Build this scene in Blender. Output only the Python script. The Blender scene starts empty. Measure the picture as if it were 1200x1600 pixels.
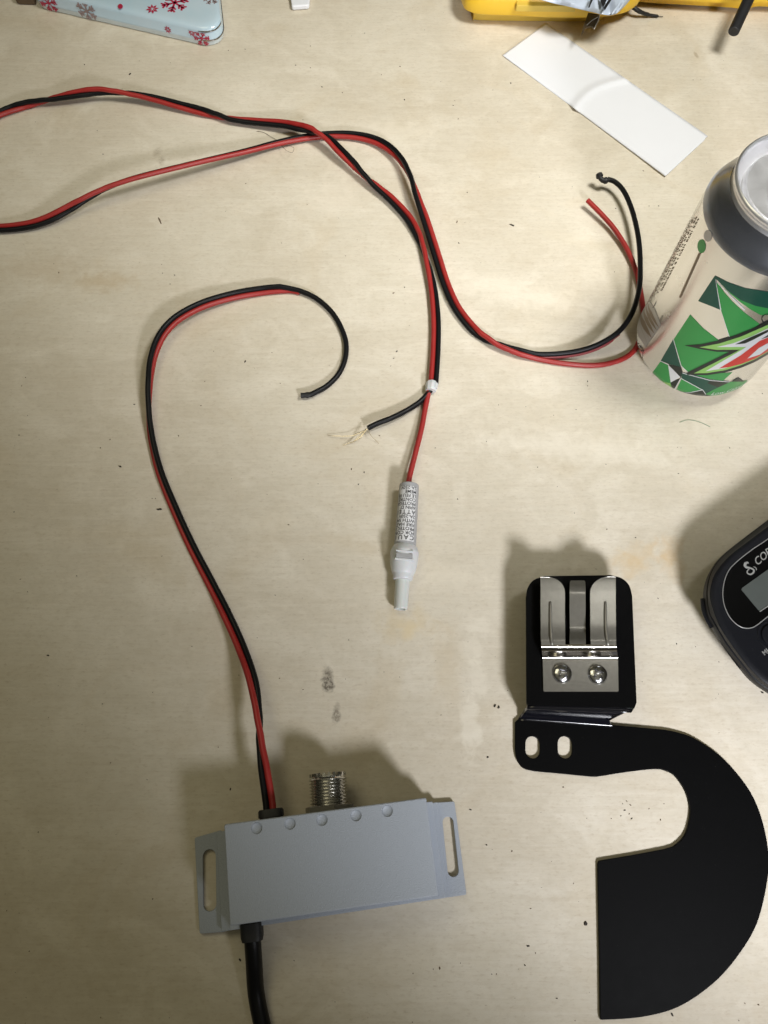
import bpy, bmesh, math, random
import numpy as np
from mathutils import Vector, Matrix
SC = bpy.context.scene
COL = SC.collection
random.seed(4)
# ------------------------------------------------------------------ camera (mm, then metres)
F = 1244.0; NAD = (594.0, 1280.0); H = 368.0
_d = np.array([NAD[0]-600, NAD[1]-800, F]); _d /= np.linalg.norm(_d)
_up = -_d
_X = np.array([1., 0, 0]) - _up*_up[0]; _X /= np.linalg.norm(_X)
_Y = np.cross(_up, _X)
RC = np.stack([_X, _Y, _up], 1)          # camera = RC @ world
def at(px, py, z=0.0):
    """point of the photograph -> world point (mm) on the horizontal plane z"""
    d = np.array([px-600, py-800, F]) @ RC
    p = np.array([0, 0, H]) + d*((z-H)/d[2])
    return Vector(p)
cam = bpy.data.objects.new('camera', bpy.data.cameras.new('camera'))
COL.objects.link(cam); SC.camera = cam
m = Matrix.Identity(4)
for i in range(3):
    m[i][0] = RC[0][i]; m[i][1] = -RC[1][i]; m[i][2] = -RC[2][i]
m[2][3] = H*0.001
cam.matrix_world = m
cam.data.sensor_fit = 'VERTICAL'; cam.data.sensor_height = 24.0
cam.data.lens = 24.0*F/1600.0
cam.data.clip_start = 0.01; cam.data.clip_end = 50
# ------------------------------------------------------------------ light
W = bpy.data.worlds.new('World'); SC.world = W; W.use_nodes = True
bg = W.node_tree.nodes['Background']
# the room: brightest straight up at the ceiling, dim towards the walls
_tc = W.node_tree.nodes.new('ShaderNodeTexCoord'); _sx = W.node_tree.nodes.new('ShaderNodeSeparateXYZ')
_pw = W.node_tree.nodes.new('ShaderNodeMath'); _pw.operation = 'POWER'; _pw.inputs[1].default_value = 4; _pw.use_clamp = True
_mr = W.node_tree.nodes.new('ShaderNodeMapRange'); _mr.inputs[3].default_value = 0.028; _mr.inputs[4].default_value = 0.20
W.node_tree.links.new(_tc.outputs['Generated'], _sx.inputs[0]); W.node_tree.links.new(_sx.outputs[2], _pw.inputs[0])
W.node_tree.links.new(_pw.outputs[0], _mr.inputs[0]); W.node_tree.links.new(_mr.outputs[0], bg.inputs[1])
bg.inputs[0].default_value = (1.0, 0.93, 0.64, 1)
SC.view_settings.view_transform = 'Standard'; SC.view_settings.look = 'None'
SC.view_settings.exposure = 0.0; SC.view_settings.gamma = 1.0
SC.view_settings.use_curve_mapping = False
def aim(o, loc, tgt):
    o.location = Vector(loc)*0.001
    o.rotation_euler = (Vector(tgt)-Vector(loc)).to_track_quat('-Z', 'Y').to_euler()
def spot(name, loc, tgt, watt, ang, blend, rad, col):
    l = bpy.data.lights.new(name, 'SPOT'); l.energy = watt; l.spot_size = math.radians(ang)
    l.spot_blend = blend; l.shadow_soft_size = rad; l.color = col
    o = bpy.data.objects.new(name, l); COL.objects.link(o); aim(o, loc, tgt); return o
def area(name, loc, tgt, watt, size, col):
    l = bpy.data.lights.new(name, 'AREA'); l.shape = 'DISK'; l.energy = watt; l.size = size; l.color = col
    o = bpy.data.objects.new(name, l); COL.objects.link(o); aim(o, loc, tgt); return o
spot('work_lamp', (187, -204, 292), (224, 381, 0), 9.7, 111, 1.0, 0.034, (0.96, 0.975, 1.03))
spot('ceiling_spot', (268, 252, 552), (68, 415, 0), 14.6, 65, 1.0, 0.08, (1.0, 0.99, 0.94))
area('left_fill', (-240, 300, 650), (-200, 260, 0), 0.68, 0.35, (1.0, 0.92, 0.62))  # soft fill added to lift the left of the table


# ------------------------------------------------------------------ materials
def mat(name, col, rough=0.5, metal=0.0, var=0.0, vscale=200.0, bump=0.0, bscale=800.0, col2=None,
        spec=0.5, coat=0.0, rvar=0.0, trans=0.0, alpha=1.0, sss=0.0):
    M = bpy.data.materials.new(name); M.use_nodes = True
    nt = M.node_tree; b = nt.nodes['Principled BSDF']
    b.inputs['Base Color'].default_value = (*col, 1); b.inputs['Roughness'].default_value = rough
    b.inputs['Metallic'].default_value = metal; b.inputs['Specular IOR Level'].default_value = spec
    b.inputs['Coat Weight'].default_value = coat; b.inputs['Transmission Weight'].default_value = trans
    b.inputs['Alpha'].default_value = alpha
    if sss:
        b.inputs['Subsurface Weight'].default_value = sss; b.inputs['Subsurface Scale'].default_value = 0.002
    tc = nt.nodes.new('ShaderNodeTexCoord')
    n = nt.nodes.new('ShaderNodeTexNoise'); n.inputs['Scale'].default_value = vscale; n.inputs['Detail'].default_value = 4
    nt.links.new(tc.outputs['Object'], n.inputs['Vector'])
    if var or col2:
        c2 = col2 or tuple(max(0, c*(1-var)) for c in col)
        c1 = col if col2 else tuple(min(1, c*(1+var)) for c in col)
        mx = nt.nodes.new('ShaderNodeMix'); mx.data_type = 'RGBA'
        mx.inputs[6].default_value = (*c2, 1); mx.inputs[7].default_value = (*c1, 1)
        nt.links.new(n.outputs['Fac'], mx.inputs[0]); nt.links.new(mx.outputs[2], b.inputs['Base Color'])
    if rvar:
        mr = nt.nodes.new('ShaderNodeMapRange'); mr.inputs[3].default_value = max(0.02, rough-rvar); mr.inputs[4].default_value = rough+rvar
        nt.links.new(n.outputs['Fac'], mr.inputs[0]); nt.links.new(mr.outputs[0], b.inputs['Roughness'])
    if bump:
        n2 = nt.nodes.new('ShaderNodeTexNoise'); n2.inputs['Scale'].default_value = bscale; n2.inputs['Detail'].default_value = 3
        nt.links.new(tc.outputs['Object'], n2.inputs['Vector'])
        bp = nt.nodes.new('ShaderNodeBump'); bp.inputs['Strength'].default_value = bump; bp.inputs['Distance'].default_value = 0.0003
        nt.links.new(n2.outputs['Fac'], bp.inputs['Height']); nt.links.new(bp.outputs[0], b.inputs['Normal'])
    return M

def dusty(M, amt=0.06, thr=0.73, scale=2600):
    nt = M.node_tree; b = nt.nodes['Principled BSDF']; tc = nt.nodes.new('ShaderNodeTexCoord')
    n = nt.nodes.new('ShaderNodeTexNoise'); n.inputs['Scale'].default_value = scale; n.inputs['Detail'].default_value = 1
    r = nt.nodes.new('ShaderNodeMapRange'); r.inputs[1].default_value = thr; r.inputs[2].default_value = thr+0.06
    x = nt.nodes.new('ShaderNodeMix'); x.data_type = 'RGBA'; x.inputs[6].default_value = b.inputs['Base Color'].default_value[:]; x.inputs[7].default_value = (amt, amt, amt*0.95, 1)
    nt.links.new(tc.outputs['Object'], n.inputs['Vector']); nt.links.new(n.outputs['Fac'], r.inputs[0]); nt.links.new(r.outputs[0], x.inputs[0]); nt.links.new(x.outputs[2], b.inputs['Base Color'])
def plywood():
    M = bpy.data.materials.new('birch_plywood'); M.use_nodes = True
    nt = M.node_tree; N = nt.nodes; L = nt.links; b = N['Principled BSDF']
    tc = N.new('ShaderNodeTexCoord')
    def noise(sc, det=4, stretch=(1, 1, 1), rough=0.5, dist=0.0, off=0.0):
        mp = N.new('ShaderNodeMapping'); mp.inputs['Scale'].default_value = stretch; mp.inputs['Location'].default_value = (off, off, 0)
        mp.inputs['Rotation'].default_value = (0, 0, math.radians(-1.5))
        L.new(tc.outputs['Object'], mp.inputs['Vector'])
        n = N.new('ShaderNodeTexNoise'); n.inputs['Scale'].default_value = sc; n.inputs['Detail'].default_value = det
        n.inputs['Roughness'].default_value = rough; n.inputs['Distortion'].default_value = dist
        L.new(mp.outputs[0], n.inputs['Vector']); return n.outputs['Fac']
    def rng(fac, a, c, lo, hi):
        r = N.new('ShaderNodeMapRange'); r.inputs[1].default_value = a; r.inputs[2].default_value = c
        r.inputs[3].default_value = lo; r.inputs[4].default_value = hi; L.new(fac, r.inputs[0]); return r.outputs[0]
    def mix(fac, A, B, mode='MIX'):
        x = N.new('ShaderNodeMix'); x.data_type = 'RGBA'; x.blend_type = mode
        if isinstance(fac, float): x.inputs[0].default_value = fac
        else: L.new(fac, x.inputs[0])
        for s, v in ((6, A), (7, B)):
            if isinstance(v, tuple): x.inputs[s].default_value = (*v, 1)
            else: L.new(v, x.inputs[s])
        return x.outputs[2]
    def mul(a, c):
        x = N.new('ShaderNodeMath'); x.operation = 'MULTIPLY'; L.new(a, x.inputs[0])
        if isinstance(c, float): x.inputs[1].default_value = c
        else: L.new(c, x.inputs[1])
        return x.outputs[0]
    broad = noise(9, 5, (0.9, 1.1, 1), 0.55, 0.6)
    c = mix(rng(broad, 0.35, 0.66, 0, 1), (0.60, 0.535, 0.425), (0.685, 0.63, 0.52))
    # pale cloudy figure of the veneer
    c = mix(mul(rng(noise(26, 6, (0.85, 1.15, 1), 0.6, 1.2, 3.1), 0.48, 0.68, 0, 1), 0.65), c, (0.77, 0.71, 0.60))
    c = mix(mul(rng(noise(17, 5, (1, 1, 1), 0.6, 0.8, 7.7), 0.54, 0.72, 0, 1), 0.34), c, (0.55, 0.44, 0.28))
    c = mix(mul(rng(noise(70, 5, (0.85, 1.1, 1), 0.65, 0.9, 5.3), 0.45, 0.7, 0, 1), 0.20), c, (0.76, 0.70, 0.60))
    c = mix(mul(rng(noise(55, 6, (0.85, 1.15, 1), 0.65, 1.0, 11.3), 0.52, 0.75, 0, 1), 0.17), c, (0.52, 0.44, 0.31))
    c = mix(mul(rng(noise(260, 4, (0.7, 1.2, 1), 0.7, 0.4, 2.2), 0.42, 0.7, 0, 1), 0.22), c, (0.78, 0.70, 0.56))
    c = mix(mul(rng(noise(380, 4, (0.6, 1.2, 1), 0.7, 0.4, 6.2), 0.48, 0.70, 0, 1), 0.24), c, (0.48, 0.41, 0.29))
    # long grain streaks, left to right
    c = mix(mul(rng(noise(120, 5, (0.09, 1.6, 1), 0.65, 0.3), 0.45, 0.75, 0, 1), 0.10), c, (0.52, 0.43, 0.31))
    c = mix(mul(rng(noise(420, 3, (0.10, 1.5, 1), 0.6, 0.0, 1.7), 0.5, 0.75, 0, 1), 0.18), c, (0.47, 0.38, 0.27))
    c = mix(mul(rng(noise(300, 3, (0.10, 1.5, 1), 0.6, 0.0, 9.7), 0.52, 0.75, 0, 1), 0.2), c, (0.84, 0.78, 0.68))
    # tiny pores
    c = mix(mul(rng(noise(900, 2, (0.45, 1, 1), 0.6), 0.55, 0.8, 0, 1), 0.35), c, (0.40, 0.31, 0.21))
    # marks of the surface with a shape of their own
    wob = noise(160, 4, (1, 1, 1), 0.6, 0.5); fine = noise(750, 3, (1, 1, 1), 0.7)
    def blotch(px, py, rx, ry, col, amt, ang=0, speck=False, soft=0.5):
        p = at(px, py, 0)*0.001
        mp = N.new('ShaderNodeMapping'); mp.vector_type = 'TEXTURE'
        mp.inputs['Location'].default_value = (p.x, p.y, 0); mp.inputs['Rotation'].default_value = (0, 0, math.radians(ang))
        mp.inputs['Scale'].default_value = (rx*0.001, ry*0.001, 1)
        L.new(tc.outputs['Object'], mp.inputs['Vector'])
        sx = N.new('ShaderNodeSeparateXYZ'); L.new(mp.outputs[0], sx.inputs[0])
        cx = N.new('ShaderNodeCombineXYZ'); L.new(sx.outputs[0], cx.inputs[0]); L.new(sx.outputs[1], cx.inputs[1])
        ln = N.new('ShaderNodeVectorMath'); ln.operation = 'LENGTH'; L.new(cx.outputs[0], ln.inputs[0])
        ad = N.new('ShaderNodeMath'); ad.operation = 'ADD'; L.new(ln.outputs['Value'], ad.inputs[0])
        L.new(rng(wob, 0.2, 0.8, -0.6, 0.6), ad.inputs[1])
        fac = rng(ad.outputs[0], 1.0, 1.0-soft, 0, amt)
        if speck: fac = mul(fac, rng(fine, 0.38, 0.60, 0.35, 1))
        return mix(fac, c_[0], col)
    c_ = [c]
    for a in [(512, 1062, 3.2, 6.8, (0.13, 0.11, 0.085), 0.95, 4, True, 0.6), (526, 1115, 2.2, 5.5, (0.16, 0.13, 0.10), 0.75, 0, True, 0.6),
              (245, 238, 3.0, 5.0, (0.30, 0.24, 0.17), 0.5, 0, True, 0.7), (252, 252, 2.8, 4, (0.30, 0.24, 0.17), 0.5, 0, True, 0.7),
              (640, 985, 6, 6, (0.78, 0.68, 0.50), 0.7, 0, False, 0.9), (632, 975, 16, 11, (0.60, 0.47, 0.26), 0.45, 0, False, 0.9),
              (738, 1010, 7, 9, (0.80, 0.74, 0.62), 0.4, 0, False, 0.5), (748, 1060, 5, 12, (0.80, 0.74, 0.62), 0.4, 5, False, 0.5),
              (735, 1130, 6, 16, (0.86, 0.80, 0.68), 0.45, 0, False, 0.5), (752, 980, 8, 6, (0.80, 0.74, 0.62), 0.4, 0, False, 0.5),
              (700, 1040, 9, 26, (0.58, 0.48, 0.33), 0.35, 0, False, 0.9),
              (990, 875, 16, 9, (0.62, 0.43, 0.20), 0.5, 25, False, 0.95), (1048, 868, 8, 15, (0.58, 0.38, 0.16), 0.45, 0, False, 0.95),
              (60, 420, 40, 14, (0.48, 0.38, 0.25), 0.35, 0, False, 0.9), (170, 440, 18, 9, (0.50, 0.37, 0.21), 0.4, 0, False, 0.9),
              (520, 310, 26, 16, (0.78, 0.70, 0.58), 0.4, 10, False, 0.8), (590, 210, 36, 16, (0.80, 0.73, 0.61), 0.4, 0, False, 0.8),
              (820, 460, 60, 11, (0.82, 0.75, 0.63), 0.5, -14, False, 0.8), (700, 900, 26, 8, (0.80, 0.73, 0.60), 0.4, -6, False, 0.8),
              (900, 700, 60, 10, (0.83, 0.77, 0.66), 0.4, -4, False, 0.8), (1088, 86, 1.6, 3, (0.36, 0.28, 0.18), 0.6, 20, False, 0.5),
              (420, 815, 18, 7, (0.78, 0.71, 0.58), 0.35, 0, False, 0.8), (560, 850, 34, 6, (0.56, 0.46, 0.31), 0.3, -8, False, 0.9),
              (920, 380, 40, 6, (0.60, 0.52, 0.38), 0.35, -15, False, 0.9)]:
        c_[0] = blotch(*a)
    L.new(c_[0], b.inputs['Base Color'])
    L.new(rng(broad, 0.3, 0.7, 0.5, 0.66), b.inputs['Roughness']); b.inputs['Specular IOR Level'].default_value = 0.35
    bp = N.new('ShaderNodeBump'); bp.inputs['Strength'].default_value = 0.25; bp.inputs['Distance'].default_value = 0.0002
    L.new(noise(500, 4, (0.08, 1.4, 1), 0.7), bp.inputs['Height']); L.new(bp.outputs[0], b.inputs['Normal'])
    return M

def foil():
    M = mat('printed_film', (0.55, 0.62, 0.74), 0.3, 0.0, bump=0.5, bscale=50, coat=0.5)
    return M
MT = dict(
    wood=plywood(),
    red=mat('red_insulation', (0.33, 0.020, 0.018), 0.42, var=0.15, bump=0.08, bscale=900, rvar=0.08),
    black=mat('black_insulation', (0.006, 0.006, 0.007), 0.40, spec=0.22, bump=0.1, bscale=900, rvar=0.08),
    dullred=mat('dull_red', (0.20, 0.03, 0.035), 0.45),
    rubber=mat('black_rubber', (0.012, 0.012, 0.013), 0.55, bump=0.15, rvar=0.08),
    greybox=mat('grey_powder_coat', (0.375, 0.41, 0.465), 0.46, var=0.05, vscale=3000, bump=0.7, bscale=2200, rvar=0.05),
    nickel=mat('nickel', (0.62, 0.61, 0.58), 0.20, 1.0, var=0.06, vscale=900, bump=0.12, bscale=1500, rvar=0.07),
    nickelsat=mat('satin_nickel', (0.19, 0.18, 0.155), 0.24, 0.42, var=0.12, vscale=500, bump=0.08, bscale=2200, rvar=0.03),
    polished=mat('polished_nickel', (0.55, 0.52, 0.47), 0.13, 1.0, bump=0.05, bscale=900, rvar=0.04),
    screw=mat('screw_steel', (0.60, 0.60, 0.62), 0.16, 1.0, bump=0.25, bscale=1200, rvar=0.06),
    dark=mat('recess_black', (0.01, 0.01, 0.01), 0.6),
    blacksteel=mat('black_painted_steel', (0.0018, 0.0018, 0.002), 0.5, bump=0.10, bscale=2500, rvar=0.05, spec=0.07),
    foldsteel=mat('glossy_black_fold', (0.004, 0.004, 0.007), 0.17, bump=0.05, bscale=2000, spec=0.5),
    plastic=mat('black_plastic', (0.005, 0.0055, 0.008), 0.45, bump=0.12, bscale=2600, rvar=0.05, spec=0.2),
    gloss=mat('glossy_black_panel', (0.002, 0.002, 0.002), 0.3, spec=0.06),
    screen=mat('lcd_grey', (0.075, 0.085, 0.08), 0.06, coat=0.6, var=0.1),
    silver=mat('silver_print', (0.33, 0.33, 0.32), 0.35, 0.3),
    white=mat('white_nylon', (0.60, 0.61, 0.62), 0.40, sss=0.12, var=0.03, bump=0.1, bscale=700),
    milky=mat('milky_tube', (0.60, 0.62, 0.60), 0.34, sss=0.12, var=0.04),
    fusegrey=mat('grey_fuse_tube', (0.36, 0.36, 0.37), 0.42, var=0.1),
    label=mat('label_paper', (0.70, 0.70, 0.71), 0.45),
    ink=mat('black_ink', (0.012, 0.012, 0.014), 0.5),
    copper=mat('tinned_copper', (0.80, 0.70, 0.52), 0.25, 1.0),
    paper=mat('white_paper', (0.79, 0.80, 0.84), 0.65, var=0.02, vscale=60, bump=0.15, bscale=500),
    alu=mat('can_aluminium', (0.80, 0.79, 0.76), 0.26, 0.94, var=0.03, vscale=90, rvar=0.05),
    lid=mat('lid_aluminium', (0.80, 0.80, 0.82), 0.33, 0.85, bump=0.15, bscale=1500, rvar=0.08),
    neck=mat('can_neck_slate', (0.27, 0.285, 0.32), 0.22, 0.85, var=0.3, vscale=40, rvar=0.08),
    cgreen=mat('can_green', (0.035, 0.27, 0.065), 0.32, 0.25),
    cdark=mat('can_dark_green', (0.006, 0.065, 0.045), 0.32, 0.25),
    cblack=mat('can_black', (0.007, 0.012, 0.010), 0.32, 0.1),
    clime=mat('can_lime', (0.25, 0.50, 0.13), 0.32, 0.25),
    cwhite=mat('can_white', (0.66, 0.68, 0.72), 0.30, 0.3),
    cred=mat('can_red', (0.52, 0.03, 0.025), 0.32, 0.2),
    cgrey=mat('can_grey_print', (0.40, 0.39, 0.38), 0.4, 0.4),
    cbrown=mat('can_brown', (0.20, 0.15, 0.10), 0.4, 0.3),
    tin=mat('tin_pale_blue', (0.40, 0.60, 0.71), 0.20, 0.0, col2=(0.60, 0.67, 0.73), vscale=55, coat=0.5),
    tinwhite=mat('tin_white', (0.62, 0.70, 0.73), 0.22, 0.0, var=0.07, vscale=60, coat=0.5),
    tinsilver=mat('tin_bare_edge', (0.62, 0.60, 0.58), 0.2, 1.0),
    crimson=mat('crimson_print', (0.42, 0.02, 0.06), 0.3),
    taupe=mat('taupe_print', (0.30, 0.22, 0.22), 0.35),
    yellow=mat('yellow_plastic', (0.80, 0.50, 0.035), 0.36, var=0.06, vscale=70, bump=0.1, bscale=700, rvar=0.06),
    yellowdark=mat('dark_yellow_plastic', (0.66, 0.46, 0.07), 0.5, var=0.15, vscale=120, bump=0.2),  # darker, duller yellow for the lower shell and grip
    film=foil(),
    brown=mat('dark_brown_print', (0.075, 0.05, 0.025), 0.3, 0.2),
    wood2=mat('brown_leather', (0.10, 0.065, 0.035), 0.6, var=0.2),
    speck=mat('dark_grit', (0.03, 0.022, 0.015), 0.7),
    speck2=mat('brown_grit', (0.14, 0.095, 0.06), 0.8),
    hair=mat('brown_hair', (0.10, 0.07, 0.045), 0.5),
    greenhair=mat('green_thread', (0.22, 0.33, 0.22), 0.6),
)
dusty(MT['blacksteel'], 0.05, 0.78); dusty(MT['plastic'], 0.05)
# ------------------------------------------------------------------ mesh helpers (all in mm)
ORG = {}
def tag(o, label=None, cat=None, group=None, kind=None):
    if label: o['label'] = label
    if cat: o['category'] = cat
    if group: o['group'] = group
    if kind: o['kind'] = kind
    return o
def empty(name, loc, label, cat, group=None):
    o = bpy.data.objects.new(name, None); COL.objects.link(o)
    o.empty_display_size = 0.01
    loc = Vector(loc); o.location = loc*0.001; ORG[o.name] = loc
    return tag(o, label, cat, group)
def build(name, V, Fc, mats, parent=None, smooth=35, fm=None, bevel=0, seg=2, org=None):
    me = bpy.data.meshes.new(name)
    o = bpy.data.objects.new(name, me); COL.objects.link(o)
    if parent is not None: base = ORG[parent.name]; o.parent = parent
    else:
        if org is None:
            xs = [v[0] for v in V]; ys = [v[1] for v in V]; zs = [v[2] for v in V]
            org = Vector(((min(xs)+max(xs))/2, (min(ys)+max(ys))/2, min(zs)))
        base = Vector(org); o.location = base*0.001
    ORG[o.name] = base
    me.from_pydata([((v[0]-base[0])*0.001, (v[1]-base[1])*0.001, (v[2]-base[2])*0.001) for v in V], [], Fc)
    if not isinstance(mats, (list, tuple)): mats = [mats]
    for mm in mats: me.materials.append(mm)
    if fm: me.polygons.foreach_set('material_index', fm)
    bm = bmesh.new(); bm.from_mesh(me)
    bmesh.ops.remove_doubles(bm, verts=bm.verts, dist=1e-7)
    if not fm: bmesh.ops.recalc_face_normals(bm, faces=bm.faces)
    bm.to_mesh(me); bm.free()
    if smooth:
        me.shade_smooth(); me.set_sharp_from_angle(angle=math.radians(smooth))
    if smooth and smooth <= 40 and not bevel:
        w = o.modifiers.new('weighted', 'WEIGHTED_NORMAL'); w.keep_sharp = True
    if bevel:
        b = o.modifiers.new('bevel', 'BEVEL'); b.width = bevel*0.001; b.segments = seg; b.limit_method = 'ANGLE'; b.angle_limit = math.radians(40)
    return o
class MB:
    def __init__(s): s.V = []; s.F = []; s.M = []
    def add(s, VF, mi=0):
        V, Fc = VF; n = len(s.V); s.V += [tuple(v) for v in V]
        s.F += [tuple(i+n for i in f) for f in Fc]; s.M += [mi]*len(Fc); return s
    def build(s, name, mats, parent=None, **k):
        multi = isinstance(mats, (list, tuple))
        return build(name, s.V, s.F, mats, parent, fm=s.M if multi else None, **k)
def cat(pts, n=6, closed=False):
    P = [Vector(p) for p in pts]; out = []; N = len(P)
    for i in range(N if closed else N-1):
        if closed: a, b, c, d = P[i-1], P[i], P[(i+1) % N], P[(i+2) % N]
        else: a, b, c, d = P[max(i-1, 0)], P[i], P[i+1], P[min(i+2, N-1)]
        for k in range(n):
            t = k/n
            out.append(0.5*((2*b)+(c-a)*t+(2*a-5*b+4*c-d)*t*t+(3*b-a-3*c+d)*t**3))
    if not closed: out.append(P[-1])
    return out
def tube(pts, r, seg=12, caps=True, smooth_n=0, squash=None):
    P = cat(pts, smooth_n) if smooth_n else [Vector(p) for p in pts]
    n = len(P); R = r if isinstance(r, (list, tuple)) else [r]*n
    if len(R) != n: R = [R[min(int(i/(n-1)*(len(R)-1)+.5), len(R)-1)] for i in range(n)]
    V = []; Fc = []; t = (P[1]-P[0]).normalized()
    u = Vector((0, 0, 1)).cross(t)
    if u.length < 1e-3: u = Vector((1, 0, 0))
    u.normalize()
    for i in range(n):
        t = (P[min(i+1, n-1)]-P[max(i-1, 0)]).normalized()
        u = (u-t*u.dot(t)).normalized(); w = t.cross(u)
        for k in range(seg):
            a = 2*math.pi*k/seg; V.append(P[i]+(u*math.cos(a)+w*math.sin(a))*R[i])
        if i:
            for k in range(seg):
                a = (i-1)*seg+k; b = (i-1)*seg+(k+1) % seg
                Fc.append((a, b, b+seg, a+seg))
    if caps: Fc.append(tuple(range(seg))[::-1]); Fc.append(tuple((n-1)*seg+k for k in range(seg)))
    return V, Fc
def lathe(o, ax, prof, seg=64, ref=None, cap=True):
    """prof: (distance along axis, radius)"""
    o = Vector(o); ax = Vector(ax).normalized()
    e1 = Vector(ref) if ref is not None else (Vector((0, 0, 1)) if abs(ax.z) < 0.9 else Vector((1, 0, 0)))
    e1 = (e1-ax*e1.dot(ax)).normalized(); e2 = ax.cross(e1); V = []; Fc = []
    for i, (t, r) in enumerate(prof):
        for k in range(seg):
            a = 2*math.pi*k/seg; V.append(o+ax*t+(e1*math.cos(a)+e2*math.sin(a))*r)
        if i:
            for k in range(seg):
                a = (i-1)*seg+k; b = (i-1)*seg+(k+1) % seg; Fc.append((a, b, b+seg, a+seg))
    if cap:
        if prof[0][1] > 1e-4: Fc.append(tuple(range(seg))[::-1])
        if prof[-1][1] > 1e-4: Fc.append(tuple((len(prof)-1)*seg+k for k in range(seg)))
    return V, Fc
def plate(loops, z0, z1, bevel=0.0, res=2):
    """flat solid with the 2D outlines `loops` (first the rim, the others holes), xy in mm"""
    cu = bpy.data.curves.new('t', 'CURVE'); cu.dimensions = '2D'; cu.fill_mode = 'BOTH'
    cu.extrude = max((z1-z0)/2-bevel, 1e-4); cu.bevel_depth = bevel; cu.bevel_resolution = res; cu.offset = -bevel
    for lp in loops:
        s = cu.splines.new('POLY'); s.points.add(len(lp)-1); s.use_cyclic_u = True
        for p, q in zip(s.points, lp): p.co = (q[0], q[1], 0, 1)
    o = bpy.data.objects.new('t', cu); me = bpy.data.meshes.new_from_object(o)
    V = [(v.co.x, v.co.y, v.co.z+(z0+z1)/2) for v in me.vertices]; Fc = [tuple(p.vertices) for p in me.polygons]
    bpy.data.objects.remove(o); bpy.data.curves.remove(cu); bpy.data.meshes.remove(me)
    return V, Fc
def text2d(body, size=1.0, align='LEFT', shear=0.0, bold=0.0, space=1.0):
    cu = bpy.data.curves.new('t', 'FONT'); cu.body = body; cu.size = size; cu.align_x = align; cu.shear = shear; cu.offset = bold; cu.space_character = space
    cu.resolution_u = 3
    o = bpy.data.objects.new('t', cu); me = bpy.data.meshes.new_from_object(o)
    V = [(v.co.x, v.co.y) for v in me.vertices]; Fc = [tuple(p.vertices) for p in me.polygons]
    bpy.data.objects.remove(o); bpy.data.curves.remove(cu); bpy.data.meshes.remove(me)
    return V, Fc
def fill2d(V, Fc=None, maxlen=2.0):
    bm = bmesh.new(); vs = [bm.verts.new((v[0], v[1], 0)) for v in V]
    if Fc is None: bm.faces.new(vs)
    else:
        for f in Fc:
            try: bm.faces.new([vs[i] for i in f])
            except ValueError: pass
    bmesh.ops.triangulate(bm, faces=bm.faces)
    for _ in range(6):
        e = [x for x in bm.edges if x.calc_length() > maxlen]
        if not e: break
        bmesh.ops.subdivide_edges(bm, edges=e, cuts=1); bmesh.ops.triangulate(bm, faces=bm.faces)
    bm.verts.index_update()
    r = [(v.co.x, v.co.y) for v in bm.verts], [tuple(v.index for v in f.verts) for f in bm.faces]
    bm.free(); return r
def xy(pts, z): return [at(p[0], p[1], z).xy for p in pts]
def rrect(cx, cy, w, h, r, ang=0, n=6):
    out = []; c, s = math.cos(ang), math.sin(ang)
    for qx, qy, a0 in ((1, 1, 0), (-1, 1, 90), (-1, -1, 180), (1, -1, 270)):
        for k in range(n+1):
            a = math.radians(a0+90*k/n); x = qx*(w/2-r)+r*math.cos(a); y = qy*(h/2-r)+r*math.sin(a)
            out.append(Vector((cx+x*c-y*s, cy+x*s+y*c)))
    return out
def prism_between(lo, hi):
    """loft between two equal-length closed 3D loops, capped"""
    n = len(lo); V = list(lo)+list(hi)
    Fc = [(i, (i+1) % n, n+(i+1) % n, n+i) for i in range(n)]+[tuple(range(n))[::-1], tuple(range(n, 2*n))]
    return V, Fc
def loft(loops, cap0=True, cap1=True):
    n = len(loops[0]); V = [v for l in loops for v in l]; Fc = []
    for j in range(len(loops)-1):
        Fc += [(j*n+i, j*n+(i+1) % n, (j+1)*n+(i+1) % n, (j+1)*n+i) for i in range(n)]
    if cap0: Fc.append(tuple(range(n))[::-1])
    if cap1: Fc.append(tuple((len(loops)-1)*n+i for i in range(n)))
    return V, Fc

# ------------------------------------------------------------------ the table
tb = MB(); tb.add(plate([[(-900, -500), (900, -500), (900, 1100), (-900, 1100)]], -18, 0, 0.8))
tab = tb.build('table_surface', MT['wood'], org=(0, 0, 0)); tag(tab, kind='structure')

# ------------------------------------------------------------------ grey metal amplifier box
ZT = 30.0
A = empty('amplifier_box', at(520, 1350, 0), 'light grey metal box with slotted flanges and a threaded coaxial socket', 'electronic box')
lidp = xy([(350, 1288), (666, 1246), (685, 1400), (359, 1447)], ZT)
def inset(q, t):   # move the corners of a quad outward by t mm
    c = sum(q, Vector((0, 0)))/len(q); out = []
    n = len(q)
    for i in range(n):
        a, b, d = q[i-1], q[i], q[(i+1) % n]
        e1 = (b-a).normalized(); e2 = (d-b).normalized()
        n1 = Vector((e1.y, -e1.x)); n2 = Vector((e2.y, -e2.x))
        if n1.dot(b-c) < 0: n1 = -n1
        if n2.dot(b-c) < 0: n2 = -n2
        out.append(b+(n1+n2)*t/(1+n1.dot(n2)))
    return out
def roundq(q, r, n=4):
    out = []; N = len(q)
    for i in range(N):
        a, b, d = q[i-1], q[i], q[(i+1) % N]
        p = b+(a-b).normalized()*r; s = b+(d-b).normalized()*r
        for k in range(n+1):
            t = k/n; out.append((1-t)**2*p+2*t*(1-t)*b+t*t*s)
    return out
dim = [(401, 1294), (453, 1287), (503, 1281), (556, 1274), (605, 1267)]
dc = [at(x, y, ZT).xy for x, y in dim]
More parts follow.
